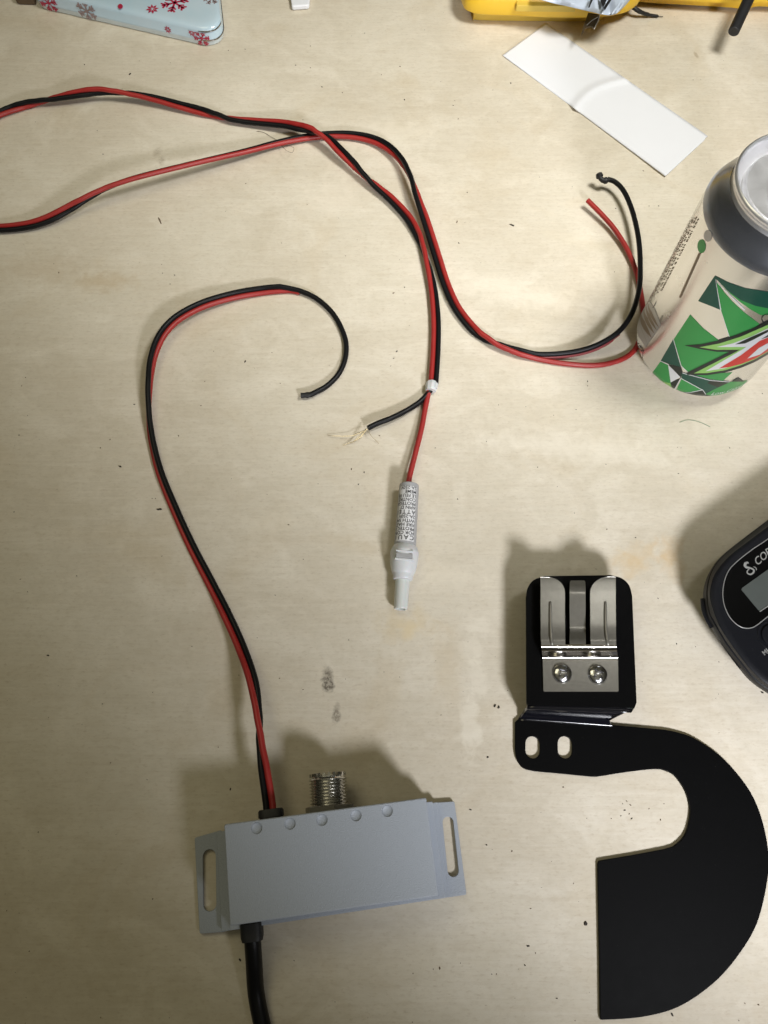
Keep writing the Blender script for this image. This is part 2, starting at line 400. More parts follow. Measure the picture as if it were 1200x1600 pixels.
holes = [[c+Vector((math.cos(a*math.pi/10), -math.sin(a*math.pi/10)))*1.95 for a in range(20)] for c in dc]
b = MB(); b.add(plate([roundq(lidp, 0.9)]+holes, ZT-1.5, ZT, 0.5))
b.add(plate([roundq(inset(lidp, -0.1), 0.8)], 3.0, ZT-1.2, 0.0))
for c in dc: b.add(lathe((c.x, c.y, ZT), (0, 0, 1), [(-0.05, 2.0), (-0.2, 1.8), (-0.45, 1.35), (-0.58, 0.8), (-0.62, 0.02)], 24, cap=False))
cover = b.build('cover', MT['greybox'], A, smooth=40)
base = MB()
bq = [at(351, 1293, 16).xy, at(676, 1252, 16).xy, at(696, 1403, 16).xy, at(359, 1454, 16).xy]
base.add(plate([roundq(bq, 0.6)], 1.2, 16, 0.3))
step = [at(338, 1300, 6).xy, at(684, 1253, 6).xy, at(701, 1402, 6).xy, at(346, 1456, 6).xy]
base.add(plate([roundq(step, 0.5)], 0.8, 6.0, 0.3))
base.build('base_tray', MT['greybox'], A, smooth=40)
def slot(a, b_, w, z, n=8):
    A_, B_ = at(*a, z).xy, at(*b_, z).xy; d = (B_-A_).normalized(); nn = Vector((-d.y, d.x)); out = []
    for c, s in ((A_+d*w/2, -1), (B_-d*w/2, 1)):
        for k in range(n+1):
            t = math.pi*k/n; out.append(c+d*s*math.sin(t)*w/2+nn*(s)*math.cos(t)*w/2)
    return out
b = MB(); b.add(plate([roundq(xy([(304, 1309), (346, 1297), (352, 1456), (312, 1459)], 2.4), 0.8), slot((327, 1327), (328, 1424), 5.4, 2.4)], 1.0, 2.6, 0.25))
b.build('flange', MT['greybox'], A, smooth=40)
b = MB(); b.add(plate([roundq(xy([(678, 1254), (710, 1252), (729, 1398), (694, 1403)], 2.4), 0.8), slot((699, 1276), (709, 1370), 4.6, 2.4)], 1.0, 2.6, 0.25))
b.build('flange', MT['greybox'], A, smooth=40)
# coaxial socket
p0 = at(515, 1266, 16); p1 = at(512.5, 1213, 16); ax = (p1-p0).normalized()
pe = (lidp[1]-lidp[0]).normalized(); axn = Vector((-pe.y, pe.x, 0)); axn = axn if axn.dot(ax) > 0 else -axn
ax = (ax*0.75+axn*0.25).normalized(); L0 = (p1-p0).length
prof = [(-4, 7.6), (2.0, 7.6)]; t = 2.2
while t < L0-1.0: prof += [(t, 7.0), (t+0.2, 7.0), (t+0.65, 7.95), (t+0.85, 7.95)]; t += 1.3
prof += [(L0-0.4, 7.3), (L0, 7.3), (L0, 6.1), (L0-4, 6.0), (L0-4, 0.01)]
b = MB(); b.add(lathe(p0, ax, prof, 72, cap=False))
sock = b.build('coaxial_socket', MT['nickel'], A, smooth=25)
b = MB(); e1 = Vector((0, 0, 1)); e2 = ax.cross(e1)
for k in range(22):                                           # castle teeth on the rim
    a = 2*math.pi*(k+0.5)/22; rr = e1*math.cos(a)+e2*math.sin(a); tt = ax.cross(rr)
    lo = [p0+ax*(L0-0.1)+rr*r_+tt*s_ for r_, s_ in ((6.4, -.5), (7.7, -.55), (7.7, .55), (6.4, .5))]
    hi = [v+ax*1.3 for v in lo]; b.add(prism_between(lo, hi))
b.build('rim_teeth', MT['nickel'], sock, smooth=0)
b = MB(); b.add(lathe(p0+ax*(-L0+0.0+0)*0, ax, [(L0-4.0, 5.8), (L0-1.5, 5.0), (L0-1.5, 1.6), (L0-0.5, 1.5), (L0-0.5, 0.01)], 32, cap=False)); b.build('insulator', MT['white'], sock)
b = MB(); b.add(lathe(p0, ax, [(-3, 10.6), (1.6, 10.6), (1.9, 10.1), (1.9, 7.6)], 6, ref=(0.25, 0, 1), cap=False)); b.build('hex_nut', MT['nickelsat'], sock, smooth=20)
# grommets
def gro(px, py, z, dirv, w, l, name, r0=3.6):
    c = at(px, py, z); d = Vector(dirv).normalized(); side = Vector((d.y, -d.x, 0)); loops = []
    for t_, s_ in ((-3, 0.92), (0, 0.92), (0.05, 1.0), (l*0.75, 1.0), (l, 0.9), (l, 0.5)):
        loops.append([c+d*t_+side*(math.copysign(abs(math.cos(a))**0.6, math.cos(a))*w*s_)+Vector((0, 0, 1))*(math.copysign(abs(math.sin(a))**0.6, math.sin(a))*r0*s_) for a in [2*math.pi*k/28 for k in range(28)]])
    b = MB(); b.add(loft(loops)); return b.build(name, MT['rubber'], A, smooth=40)
gro(424, 1277, 17, axn, 5.2, 3.2, 'cable_grommet')
gro(393, 1442, 14, -axn, 4.4, 6.5, 'cable_grommet', 4.0)
b = MB(); b.add(tube([at(393, 1455, 14), at(395, 1475, 13), at(397, 1505, 10), at(400, 1550, 5), at(409, 1598, 3.6), at(425, 1660, 3.4), at(455, 1740, 3.4), at(500, 1830, 3.4)], 3.35, 20, smooth_n=10))
b.build('output_cable', MT['black'], A)

# ------------------------------------------------------------------ twin-core wires
def pair(rows, d=1.33, n=8):
    """rows (px,py,z,phi): black core lies at angle phi (0 = right of travel, 90 = on top)"""
    C_ = [at(a, b_, c) for a, b_, c, _ in rows]; P = cat(C_, n); ph = []
    for i in range(len(rows)-1):
        for k in range(n): ph.append(rows[i][3]+(rows[i+1][3]-rows[i][3])*(lambda s: s*s*(3-2*s))(k/n)*1.0)
    ph.append(rows[-1][3]); bl = []; rd = []
    for i, p in enumerate(P):
        t = (P[min(i+1, len(P)-1)]-P[max(i-1, 0)]).normalized(); sd = Vector((t.y, -t.x, 0)).normalized()
        up = sd.cross(t); up = up if up.z > 0 else -up
        a = math.radians(ph[i]); o = sd*math.cos(a)*d+up*math.sin(a)*d
        # keep the lower core on the wood
        q, w_ = p+o, p-o; lift = max(0, 1.42-min(q.z, w_.z)); q.z += lift; w_.z += lift
        bl.append(q); rd.append(w_)
    return bl, rd
ra = [(422, 1290, 16.5, 180), (421, 1258, 16.5, 180), (414, 1210, 17, 200), (407, 1160, 16.5, 240), (403, 1115, 15, 290), (394, 1062, 12, 335), (376, 1010, 7, 352), (355, 963, 4.5, 368),
      (331, 915, 2.6, 385), (301, 857, 2, 395), (275, 800, 2, 402), (250, 738, 2.2, 408), (237, 685, 3, 418), (232.5, 640, 4.5, 436), (233, 600, 6, 458), (237.5, 563, 6.5, 478), (248, 532, 7, 495),
      (263, 510, 7, 508), (285, 492, 6.5, 512), (322, 474, 5, 512), (368, 461, 3.2, 505), (410, 454, 2.4, 495), (438, 451.5, 2.4, 480)]
bl, rd = pair(ra)
bl2 = [at(*p) for p in [(470, 455, 2.2), (498, 469, 1.8), (523, 494, 1.6), (539, 528, 1.6), (540, 557, 1.6), (530, 583, 1.6), (512, 602, 1.8), (494, 612.5, 2.2), (484, 617, 2.4)]]
rd2 = [at(*p) for p in [(455, 454.5, 1.3), (468, 457, 1.3)]]
def strand(pts, name, m_, par, r=1.42, sn=0): b = MB(); b.add(tube(pts, r, 14, smooth_n=sn)); return b.build(name, m_, par, smooth=60)
lead_b = strand(bl+cat([bl[-1]]+bl2, 8)[3:], 'black_wire', MT['black'], A)
strand(rd+cat([rd[-1]]+rd2, 6)[2:], 'red_wire', MT['red'], A)
b = MB(); e = at(484, 617, 2.4); e2_ = at(470, 618, 2.4); q = (e2_-e)
b.add(loft([[e+q*t_+Vector((0, 0, 1))*math.sin(a)*rz+Vector((q.y, -q.x, 0)).normalized()*math.cos(a)*rx for a in [2*math.pi*k/14 for k in range(14)]] for t_, rx, rz in ((-.1, 1.3, 1.3), (.25, 1.75, 1.2), (.6, 1.35, 1.2), (.9, 1.5, 1.3), (1.0, 1.5, 1.3))]))
b.build('crushed_wire_end', MT['rubber'], lead_b)

# ------------------------------------------------------------------ fuse lead
FC = empty('fused_power_lead', at(630, 900, 0), 'red and black twin lead looping across the table to a white inline fuse holder', 'cable')
rb = [(676.5, 603, 3.2, 0), (678, 585, 3.0, 0), (680.5, 545, 2.6, 0), (681, 500, 2.4, -8), (677, 455, 2.4, -28), (670, 420, 2.6, -55), (661, 388, 2.8, -95), (651, 363, 2.8, -140), (636, 338, 2.8, -165), (611, 311, 3, -182), (589, 292, 3.5, -205),
      (569, 274, 5, -255), (549, 253, 6.5, -305), (530, 234, 7.5, -340), (513, 217, 8.2, -372), (498, 208, 8.2, -410), (484, 202, 8, -455), (465, 198, 7, -500), (441, 193.5, 5.5, -528), (398, 190, 3.5, -545), (365, 186.5, 3, -565), (338, 180, 3, -620), (310, 172.5, 3.2, -680),
      (280, 164.5, 4, -708), (245, 155, 5, -725), (210, 147.5, 6, -745), (178, 143.5, 7, -785), (150, 142.5, 7.5, -825), (118, 147, 6.5, -880), (88, 153, 5, -915), (62, 158.5, 3.8, -965), (40, 163.5, 3, -1005), (15, 171, 2.6, -1060), (-8, 181, 2.4, -1080),
      (-60, 208, 2.4, -1080), (-105, 255, 2.4, -1080), (-105, 315, 2.4, -1080), (-60, 348, 2.4, -1080), (-10, 356.5, 2.4, -1085), (40, 352.5, 3, -1100), (75, 342, 4.5, -1118), (108, 325, 6.5, -1150), (135, 309.5, 8.5, -1185), (163, 295, 10, -1208), (192, 284, 11, -1218), (230, 273, 11, -1222),
      (300, 256, 9, -1222), (345, 245.5, 7, -1226), (390, 235, 5, -1232), (430, 224.5, 3.2, -1240), (470, 216, 2.4, -1248), (510, 211, 2.4, -1256), (550, 211.5, 2.6, -1270), (582, 218, 3.2, -1290), (606, 230, 4.5, -1312), (626, 249, 6, -1335), (641, 275, 7.5, -1360), (653, 310, 7.5, -1400), (666.5, 349, 6, -1428), (682, 398, 4, -1438),
      (696, 442, 2.6, -1440), (712, 478, 2.4, -1444), (733, 507, 2.4, -1462), (755, 527, 2.5, -1515), (785, 541, 2.5, -1585), (815, 551, 2.4, -1615)]
bb, rr_ = pair(rb)
tail_b = [at(*p) for p in [(842, 553.5, 2.0), (880, 552, 3.0), (915, 545.5, 5), (945, 533, 7.5), (970, 515, 10), (988, 488, 11), (998, 455, 10.5), (1000.5, 420, 9.5), (998, 375, 8.5), (989, 333, 8), (976, 301, 8), (962, 285, 8), (949, 280, 8)]]
tail_r = [at(*p) for p in [(845, 562, 1.3), (885, 568.5, 1.3), (925, 571, 1.3), (955, 567, 1.3), (980, 557, 1.3), (995, 541, 1.3), (1003, 515, 1.3), (1005, 490, 1.3), (1002, 462, 1.5), (994, 425, 2.2), (980, 390, 3), (960, 358, 4), (940, 335, 5), (918, 313, 6)]]
t0 = at(672, 606, 2.6)
loose = [at(*p) for p in [(575, 669, 4.5), (590, 661.5, 4.2), (612, 653, 3.8), (636, 641, 3.2), (656, 628, 2.8), (667, 617, 2.7)]]
blw = strand(cat(loose, 8)[:-1]+[at(672, 611, 2.8)]+bb[2:]+cat([bb[-1]]+tail_b, 8)[3:], 'black_wire', MT['black'], FC)
redw = strand(cat([at(637, 762, 5.5), at(641, 740, 5.0), at(649, 708, 4.2), (at(658, 672, 3.4)), at(664, 640, 2.9), at(668, 620, 2.7)], 8)+[at(671, 608, 2.8)]+rr_[2:]+cat([rr_[-1]]+tail_r, 8)[3:], 'red_wire', MT['red'], FC)
b = MB(); b.add(tube([p+Vector((0.35, -1.0, -0.9)) for p in [at(*q_) for q_ in [(818, 553, 2.2), (842, 555, 2.1), (880, 553.5, 3.0), (915, 547.5, 5), (945, 535, 7.5), (968, 519, 9.8)]]], [0.75]*5+[0.3], 8, smooth_n=8))
b.build('red_sliver', MT['dullred'], blw)  # thin dull red sliver along the lower side of the black tail
kn = cat([at(951, 281, 8), at(943, 282, 8), at(938, 278, 8.5), at(936, 272, 9)], 4)
b = MB(); b.add(tube(kn, [1.35, 1.9, 1.5, 1.4, 2.1, 1.9], 14)); b.build('kinked_wire_end', MT['rubber'], blw)
# bare strands
wires = [[(574, 670), (566, 675), (548, 681), (520, 681), (512, 680)], [(574, 670), (566, 679), (556, 688), (546, 692), (536, 696)], [(572, 671), (563, 679), (552, 690), (543, 693)], [(575, 671), (579, 680), (585, 686), (592, 693)], [(573, 670), (568, 673), (560, 676), (553, 679)], [(573, 671), (565, 682), (555, 689), (548, 692)]]
b = MB()
for i, w_ in enumerate(wires): b.add(tube([at(x, y, max(0.4, 4.5-3.9*k/(len(w_)-1)+0.3*math.sin(i+k))) for k, (x, y) in enumerate(w_)], 0.12, 6, smooth_n=6))
b.build('bare_strands', MT['copper'], blw)
# tie
b = MB(); tq = at(674, 604, 3.1); td = (at(680, 545, 2.6)-at(668, 625, 2.8)).normalized()
b.add(lathe(tq, td, [(-2.9, 1.9), (-2.7, 2.8), (-1.2, 3.15), (1.4, 3.2), (2.6, 2.7), (2.8, 1.9)], 9, cap=True))
b.add(lathe(tq+Vector((2.0, -.4, 1.4)), td, [(-1.7, 0.9), (-1.5, 1.3), (1.5, 1.3), (1.7, 0.9)], 8))
b.build('white_wire_clip', MT['white'], FC, smooth=30)
# fuse holder
f0 = at(639.5, 757, 6.5); f1 = at(615+11, 952, 5.2); f1.z = 5.2; fa = (f1-f0).normalized(); FL = (f1-f0).length
cyl_r = 5.15; lb = FL*0.515
b = MB(); b.add(lathe(f0, fa, [(0, 2.0), (0.0, 3.9), (0.35, 4.6), (1.0, 4.85), (lb+1.0, cyl_r+0.2), (lb+1.2, 4.6)], 48)); tubeo = b.build('fuse_tube', MT['fusegrey'], FC)
b = MB()
b.add(lathe(f0, fa, [(lb-0.4, 4.8), (lb-0.5, 5.3), (lb+0.2, 5.9), (lb+2.4, 6.75), (lb+3.2, 6.9), (lb+9.0, 6.45), (lb+12.2, 5.7), (lb+13.6, 5.1), (lb+13.9, 4.9), (lb+13.9, 4.9), (lb+15.8, 4.7), (lb+16.3, 4.4), (lb+16.6, 3.4)], 48))
capo = b.build('fuse_cap', MT['white'], FC)
fup = (Vector((0, 0, 1))-fa*fa.z).normalized(); fsd = fa.cross(fup)
b = MB(); b.add(lathe(f0, fa, [(lb+15.5, 3.5), (FL-0.5, 3.25), (FL, 3.0), (FL, 2.2), (FL-3, 2.1), (FL-3, .01)], 36, cap=False)); b.build('end_tube', MT['milky'], capo)
b = MB()
def boxa(o, u, v, w_):
    o, u, v, w_ = Vector(o), Vector(u), Vector(v), Vector(w_)
    lo = [o-u-v-w_, o+u-v-w_, o+u+v-w_, o-u+v-w_]; return prism_between(lo, [x+2*w_ for x in lo])
vd = (Vector((0, 0, H))-f0).normalized()
n_ = (vd-fa*vd.dot(fa)).normalized(); s_ = fa.cross(n_)
b.add(boxa(f0+fa*(lb+6.3)+n_*6.35, s_*3.9, fa*1.1, n_*0.5)); b.build('latch_window', MT['fusegrey'], capo, smooth=0, bevel=0.25)
b = MB(); b.add(boxa(f0+fa*(lb+8.0)+n_*6.1, s_*4.4, fa*0.5, n_*0.75)); b.add(boxa(f0+fa*(lb+3.9)+n_*6.3, s_*4.2, fa*0.35, n_*0.65)); b.build('latch_ridge', MT['white'], capo, smooth=0, bevel=0.3)
# printed label: text wraps round the tube, upside down in the photo
def fmap(s, t, r=5.42, rr0=0.0):
    # s: around (mm) , t: along axis from f0
    rloc = 4.85+(cyl_r+0.2-4.85)*(t-1)/lb+r-5.25
    a = s/5.2; return f0+fa*t+(n_*math.cos(a)-s_*math.sin(a))*rloc
b = MB()
V2, F2 = fill2d([(-5.2, 2.6), (4.2, 2.6), (4.2, lb-1.6), (-5.2, lb-1.6)], None, 0.9)
b.add(([fmap(x, y, 5.32) for x, y in V2], F2), 0)
b.build('paper_label', [MT['label']], tubeo)
sgn = 1 if s_.dot(Vector((1, 0, 0))) > 0 else -1
lines = [('CAUTION', 3.2, 1.35), ('FOR CONTINUED', 2.35, 1.0), ('PROTECTION', 2.35, 1.0), ('FIRE HAZARD', 2.35, 1.0), ('WITH SAME', 2.35, 1.0), ('2A-250V', 2.35, 1.0), ('ATTENTION', 3.0, 1.3), ('APIN D\'', 2.35, 1.0), ('PROTEGER', 2.35, 1.0), ('CONTRE', 2.35, 1.0), ('LE FEU RE', 2.35, 1.0), ('MEME', 2.35, 1.0), ('2A-250V', 2.35, 1.0)]
b = MB(); tpos = lb-2.0
for body, sz, sp in lines:
    V2, F2 = text2d(body, sz, space=sp, bold=0.02); hgt = sz*0.72; V3 = []
    Vt = [(x, y) for x, y in V2]
    # line runs from the right side of the tube to the left; letter tops point towards the wire
    keep = [f for f in F2 if max(Vt[i][0] for i in f) < 10.2]
    V3 = [fmap(sgn*(x-4.1), tpos-hgt+y, 5.44) for x, y in Vt]
    b.add((V3, keep), 0); tpos -= hgt*1.0+0.38
b.build('label_print', [MT['ink']], tubeo, smooth=0)

# ------------------------------------------------------------------ black mounting bracket
B = empty('mounting_bracket', at(960, 1300, 0), 'flat black steel hook-shaped bracket with a nickel clip on its raised plate', 'bracket')
zl, zu = 2.0, 17.0
outer = [(805, 1128), (805, 1171)]+[tuple(v) for v in cat([(805, 1171), (808, 1187), (818, 1200), (836, 1205)], 4)]+[(880, 1209), (922, 1213.2)]
outer += [tuple(v) for v in cat([(930.5, 1213.7), (940, 1212.5), (985, 1205.5), (1025, 1201.5), (1040, 1204), (1055, 1212), (1070.5, 1234), (1078, 1256), (1079, 1273), (1074, 1297), (1066, 1311), (1053, 1322.5)], 4)]
outer += [tuple(v) for v in cat([(1040, 1326.5), (990, 1336), (942, 1344), (936, 1346), (934.3, 1351)], 3)]
outer += [(935, 1400), (937, 1500), (938, 1588)]+[tuple(v) for v in cat([(939, 1592), (945, 1593.5), (1004, 1589), (1060, 1573.5), (1112.5, 1538.5), (1151, 1496.5), (1182.5, 1444), (1199, 1377.5), (1201, 1332), (1189.5, 1276), (1168.5, 1230.5), (1130, 1185), (1088, 1155), (1060, 1144.5), (1039, 1140)], 6)]
outer += [(955, 1132.5), (950, 1134), (880, 1129), (820, 1122.5), (812, 1121.5)]
def pslot(cx, cy, z=zl): return slot((cx, cy-17.5), (cx, cy+17.5), 6.4, z)
b = MB(); b.add(plate([xy(outer, zl), pslot(832.5, 1167.5), pslot(883, 1167.5)], 0.05, zl, 0.22))
# riser: loft of a strip from the fold up to the raised plate
b.build('steel_plate', MT['blacksteel'], B, smooth=35)
b = MB()
def rr_row(y_, z_):
    t = (1125-y_)/23.0; xl = 811+15*min(1, t*1.15); xr = 956 if y_ > 1121 else (953 if y_ > 1116.5 else 953+39*(1116.5-y_)/14.5); dy = 11.5*(1-0.62*t)
    return ((xl, y_), (xr, y_+dy), z_)
rows = [rr_row(*a) for a in ((1125.5, 2.02), (1124, 2.05), (1122.6, 2.2), (1121.4, 2.6), (1120.3, 3.2), (1119.2, 3.7), (1118.2, 3.95), (1117.2, 4.2), (1116.4, 4.9), (1115.2, 6.5), (1112.5, 11), (1110.6, 14), (1109.6, 15.3), (1108.4, 16.3), (1107, 16.85), (1105.5, 17.03), (1102, 17.06))]
V = []; Fc = []
for (l, r_, z) in rows:
    for k in range(13):
        t = k/12; V.append(at(l[0]+(r_[0]-l[0])*t, l[1]+(r_[1]-l[1])*t, z))
n = len(rows)
for (l, r_, z) in rows:
    for k in range(13):
        t = k/12; p = at(l[0]+(r_[0]-l[0])*t, l[1]+(r_[1]-l[1])*t, z); V.append(p+Vector((0, 1.1, -1.3)))
def gi(s, j, k): return s*n*13+j*13+k
for j in range(n-1):
    for k in range(12):
        Fc.append((gi(0, j, k), gi(0, j, k+1), gi(0, j+1, k+1), gi(0, j+1, k))); Fc.append((gi(1, j, k), gi(1, j+1, k), gi(1, j+1, k+1), gi(1, j, k+1)))
    Fc.append((gi(0, j, 0), gi(0, j+1, 0), gi(1, j+1, 0), gi(1, j, 0))); Fc.append((gi(0, j, 12), gi(1, j, 12), gi(1, j+1, 12), gi(0, j+1, 12)))
for k in range(12):
    Fc.append((gi(0, 0, k), gi(1, 0, k), gi(1, 0, k+1), gi(0, 0, k+1))); Fc.append((gi(0, n-1, k), gi(0, n-1, k+1), gi(1, n-1, k+1), gi(1, n-1, k)))
b.add((V, Fc)); b.build('bent_fold', MT['foldsteel'], B, smooth=80)
b = MB()
up_ = [(826, 1107), (823, 1098), (822.2, 933.5)]+[tuple(v) for v in cat([(822.2, 933.5), (825, 918), (834, 906), (851, 899.8)], 4)][1:]+[tuple(v) for v in cat([(954, 898.5), (971, 903), (983, 914), (988, 931)], 4)]+[(995, 1097.6), (992, 1105), (987, 1113)]
b.add(plate([xy(up_, zu)], zu-1.8, zu, 0.22))
b.build('raised_plate', MT['blacksteel'], B, smooth=35)
# nickel microphone clip
def sheet(rows_, th=0.9, nx=6):
    """rows (y px, x left px, x right px, z): bent strip"""
    V = []; Fc = []; n = len(rows_)
    for s in (0, 1):
        for (y, xl, xr, z) in rows_:
            for k in range(nx+1): p = at(xl+(xr-xl)*k/nx, y, z); V.append(p-Vector((0, 0, th*s)))
    g = lambda s, j, k: s*n*(nx+1)+j*(nx+1)+k
    for j in range(n-1):
        for k in range(nx):
            Fc += [(g(0, j, k), g(0, j, k+1), g(0, j+1, k+1), g(0, j+1, k)), (g(1, j, k), g(1, j+1, k), g(1, j+1, k+1), g(1, j, k+1))]
        Fc += [(g(0, j, 0), g(0, j+1, 0), g(1, j+1, 0), g(1, j, 0)), (g(0, j, nx), g(1, j, nx), g(1, j+1, nx), g(0, j+1, nx))]
    for k in range(nx):
        Fc += [(g(0, 0, k), g(1, 0, k), g(1, 0, k+1), g(0, 0, k+1)), (g(0, n-1, k), g(0, n-1, k+1), g(1, n-1, k+1), g(1, n-1, k))]
    return V, Fc
zc = zu+1.0
bend = [(1029.5-22.5*k/20, 848-2.5*k/20, 965.6-2.6*k/20, zc+5.0*(0.5-0.5*math.cos(math.pi*min(1, (k/20)**0.85)))) for k in range(21)]
b = MB()
b.add(sheet([(1080.5, 850.5, 965.5, zc), (1079, 849, 966.5, zc), (1055, 848.6, 966, zc), (1029.5, 848, 965.6, zc)], nx=16))
def finger(xl, xr, ytop, round_side):
    rws = [(1007.5, xl+1, xr, zc+5.0), (1003, xl+0.6, xr-0.2, zc+5.3), (998, xl, xr-0.2, zc+5.3), (994, xl, xr-0.4, zc+4.9), (970, xl-0.2, xr-0.6, zc+5.0), (945, xl-0.3, xr-0.8, zc+5.0)]
    w = xr-xl
    for k in range(8):
        a = k/7*math.pi/2; y = 926-(926-ytop)*math.sin(a); cut = (1-math.cos(a))*w*0.72
        rws.append((y, xl-0.3+(cut if round_side < 0 else 0), xr-0.8-(cut if round_side > 0 else 0), zc+5.1+0.9*k/7))
    return sheet(rws, nx=8)
b.add(finger(845, 883.5, 901.5, 1)); b.add(finger(922.5, 963, 901, -1))
b.add(sheet([(1008, 890.5, 915.5, zc+4.9), (1003, 890, 915.3, zc+4.6), (997, 890, 915.3, zc+3.6), (988, 890.3, 915.3, zc+1.2), (983, 890.5, 915.3, zc+0.6), (976, 890.3, 915, zc+0.9), (950, 890, 915, zc+2.8), (928, 890, 915, zc+4.2), (922, 890, 915, zc+4.3), (914, 890.2, 914.8, zc+3.0), (909, 890.6, 914.4, zc+2.0), (907, 892, 913, zc+1.7)], nx=4))
clip = b.build('microphone_clip', MT['nickelsat'], B, smooth=50)
b = MB(); b.add(sheet(bend, nx=16)); b.build('bent_shoulder', MT['polished'], clip, smooth=70)
for x0, x1 in ((860, 861.5), (946, 948.5)):
    b = MB(); b.add(tube([at(x0-.6, 942, zc+4.7), at(x0, 945, zc+5.3), at(x0+.3, 975, zc+5.35), at(x1, 998, zc+5.5), at(x1+1.0, 1006, zc+5.1), at(x1+2, 1010, zc+4.2)], [0.35, 0.62, 0.7, 0.75, 0.75, 0.4], 12, smooth_n=6))
    b.build('stiffening_rib', MT['nickelsat'], clip, smooth=60)
for sx, sy in ((878.2, 1052), (933.6, 1053.7)):
    c = at(sx, sy, zc); ang = random.random()+0.4; R_ = 4.4; b = MB(); seg = 64; prof_n = 14
    V = []; Fc = []
    for j in range(prof_n+1):
        rr = R_*j/prof_n
        for k in range(seg):
            a = 2*math.pi*k/seg; z = 2.0*math.sqrt(max(0, 1-(rr/R_)**2))**0.9 if rr < R_ else 0
            # phillips cross recess
            x_, y_ = rr*math.cos(a-ang), rr*math.sin(a-ang); dd = min(abs(x_), abs(y_)); mxx = max(abs(x_), abs(y_))
            if mxx < 2.4 and dd < 0.55: z -= 1.8*(1-max(0, mxx-1.2)/0.9)
            V.append(c+Vector((rr*math.cos(a), rr*math.sin(a), z)))
        if j:
            for k in range(seg): Fc.append(((j-1)*seg+k, j*seg+k, j*seg+(k+1) % seg, (j-1)*seg+(k+1) % seg))
    b.add((V, Fc)); b.build('screw', MT['screw'], clip, smooth=38)

# ------------------------------------------------------------------ drinks can
CX, CY = 167.2, 234.6; CR = 33.0
CAN = empty('drink_can', (CX, CY, 0), 'silver and green soft drink can standing at the right edge of the table', 'can')
body = [(0.2, 22.5), (0, 23.4), (0.3, 24.3), (1.6, 25.4), (4.5, 28.3), (7.5, 31.0), (10.0, 32.4), (12.5, 33.0), (104.0, 33.0)]
b = MB(); b.add(lathe((CX, CY, 0), (0, 0, 1), [(3, .01), (6, 12), (2, 21)]+body, 128, cap=False)); b.build('can_body', MT['alu'], CAN, smooth=50)
b = MB(); b.add(lathe((CX, CY, 0), (0, 0, 1), [(104.0, 33.0), (105.2, 32.85), (108, 31.6), (111.5, 29.6), (114.5, 27.9), (116.6, 27.0)], 128, cap=False)); b.build('neck', MT['neck'], CAN, smooth=60)
b = MB(); b.add(lathe((CX, CY, 0), (0, 0, 1), [(116.6, 26.9), (117.6, 26.1), (118.8, 25.9), (119.6, 26.5), (120.6, 27.1), (121.6, 27.2), (122.3, 26.9), (122.6, 26.3), (122.2, 25.7), (120.5, 25.0), (117.5, 23.6), (116.2, 22.9), (115.6, 22.2), (115.8, 21.6), (117.6, 21.2), (118.2, 20.7), (118.2, .01)], 128, cap=False))
lid = b.build('lid', MT['lid'], CAN, smooth=50)
tb_ = []; b = MB()
ta = math.radians(35); dx, dy = math.cos(ta), math.sin(ta)
def tl(u, v): return Vector((CX+u*dx-v*dy, CY+u*dy+v*dx))
rim = [tl(-2+12.5*math.cos(a)*1.05, 7.8*math.sin(a)) for a in [2*math.pi*k/40 for k in range(40)]]
hol = [tl(-8.0+4.0*math.cos(a), 4.8*math.sin(a)) for a in [-2*math.pi*k/28 for k in range(28)]]
b.add(plate([rim, hol], 118.9, 119.9, 0.4)); b.add(lathe((CX, CY, 118), (0, 0, 1), [(0, 3.0), (2.2, 2.6), (2.4, 2.0), (2.4, .01)], 24, cap=False)); b.build('pull_tab', MT['lid'], lid)
b = MB(); b.add(tube([Vector((CX, CY, 118.3))+Vector((tl(9+8.5*math.cos(a), 8.5*math.sin(a))-Vector((CX, CY))).to_3d()) for a in [2*math.pi*k/40 for k in range(41)]], 0.22, 6)); b.build('opening_score', MT['lid'], lid)
def can_hit(px, py, r=CR):
    d = np.array([px-600, py-800, F]) @ RC; a = d[0]**2+d[1]**2; ox, oy = -CX, -CY
    bq_ = 2*(d[0]*ox+d[1]*oy); c = ox*ox+oy*oy-r*r; disc = bq_*bq_-4*a*c
    if disc < 0: disc = 0
    t = (-bq_-math.sqrt(disc))/(2*a); x, y, z = d*t; z += H
    return Vector((math.atan2(y-CY, x-CX+0.0)*r if True else 0, z))
TH0 = math.atan2(-CY, -CX)
def uv(px, py):
    q_ = can_hit(px, py); th = q_.x/CR-TH0
    while th > math.pi: th -= 2*math.pi
    while th < -math.pi: th += 2*math.pi
    return Vector((th*CR, q_.y))
RB = body[::-1]
def can_r(z):
    if z >= 12.5: return CR
    pr = [(t_, r_) for t_, r_ in body]
    for i in range(len(pr)-1):
        if pr[i][0] <= z <= pr[i+1][0] and pr[i+1][0] > pr[i][0]:
            return pr[i][1]+(pr[i+1][1]-pr[i][1])*(z-pr[i][0])/(pr[i+1][0]-pr[i][0])
    return 24.0
def cpt(s, z, lay):
    th = TH0+s/CR; r_ = can_r(z)+0.05+0.05*lay; return Vector((CX+r_*math.cos(th), CY+r_*math.sin(th), z))
ART = MB(); MI = ['cgreen', 'cdark', 'cblack', 'clime', 'cwhite', 'cred', 'cgrey', 'cbrown', 'ink']
def art_uv(pts, colr, lay, ml=2.2):
    V2, F2 = fill2d([(p[0], max(1.2, p[1])) for p in pts], None, ml); ART.add(([cpt(x, y, lay) for x, y in V2], F2), MI.index(colr))
def z8(x, y): return (1060+x/6.157, 380+y/6.157)
def z3(x, y): return (950+x/3.48, 180+y/3.48)
def zl_(x, y): return (980+x/5.714, 280+y/5.714)
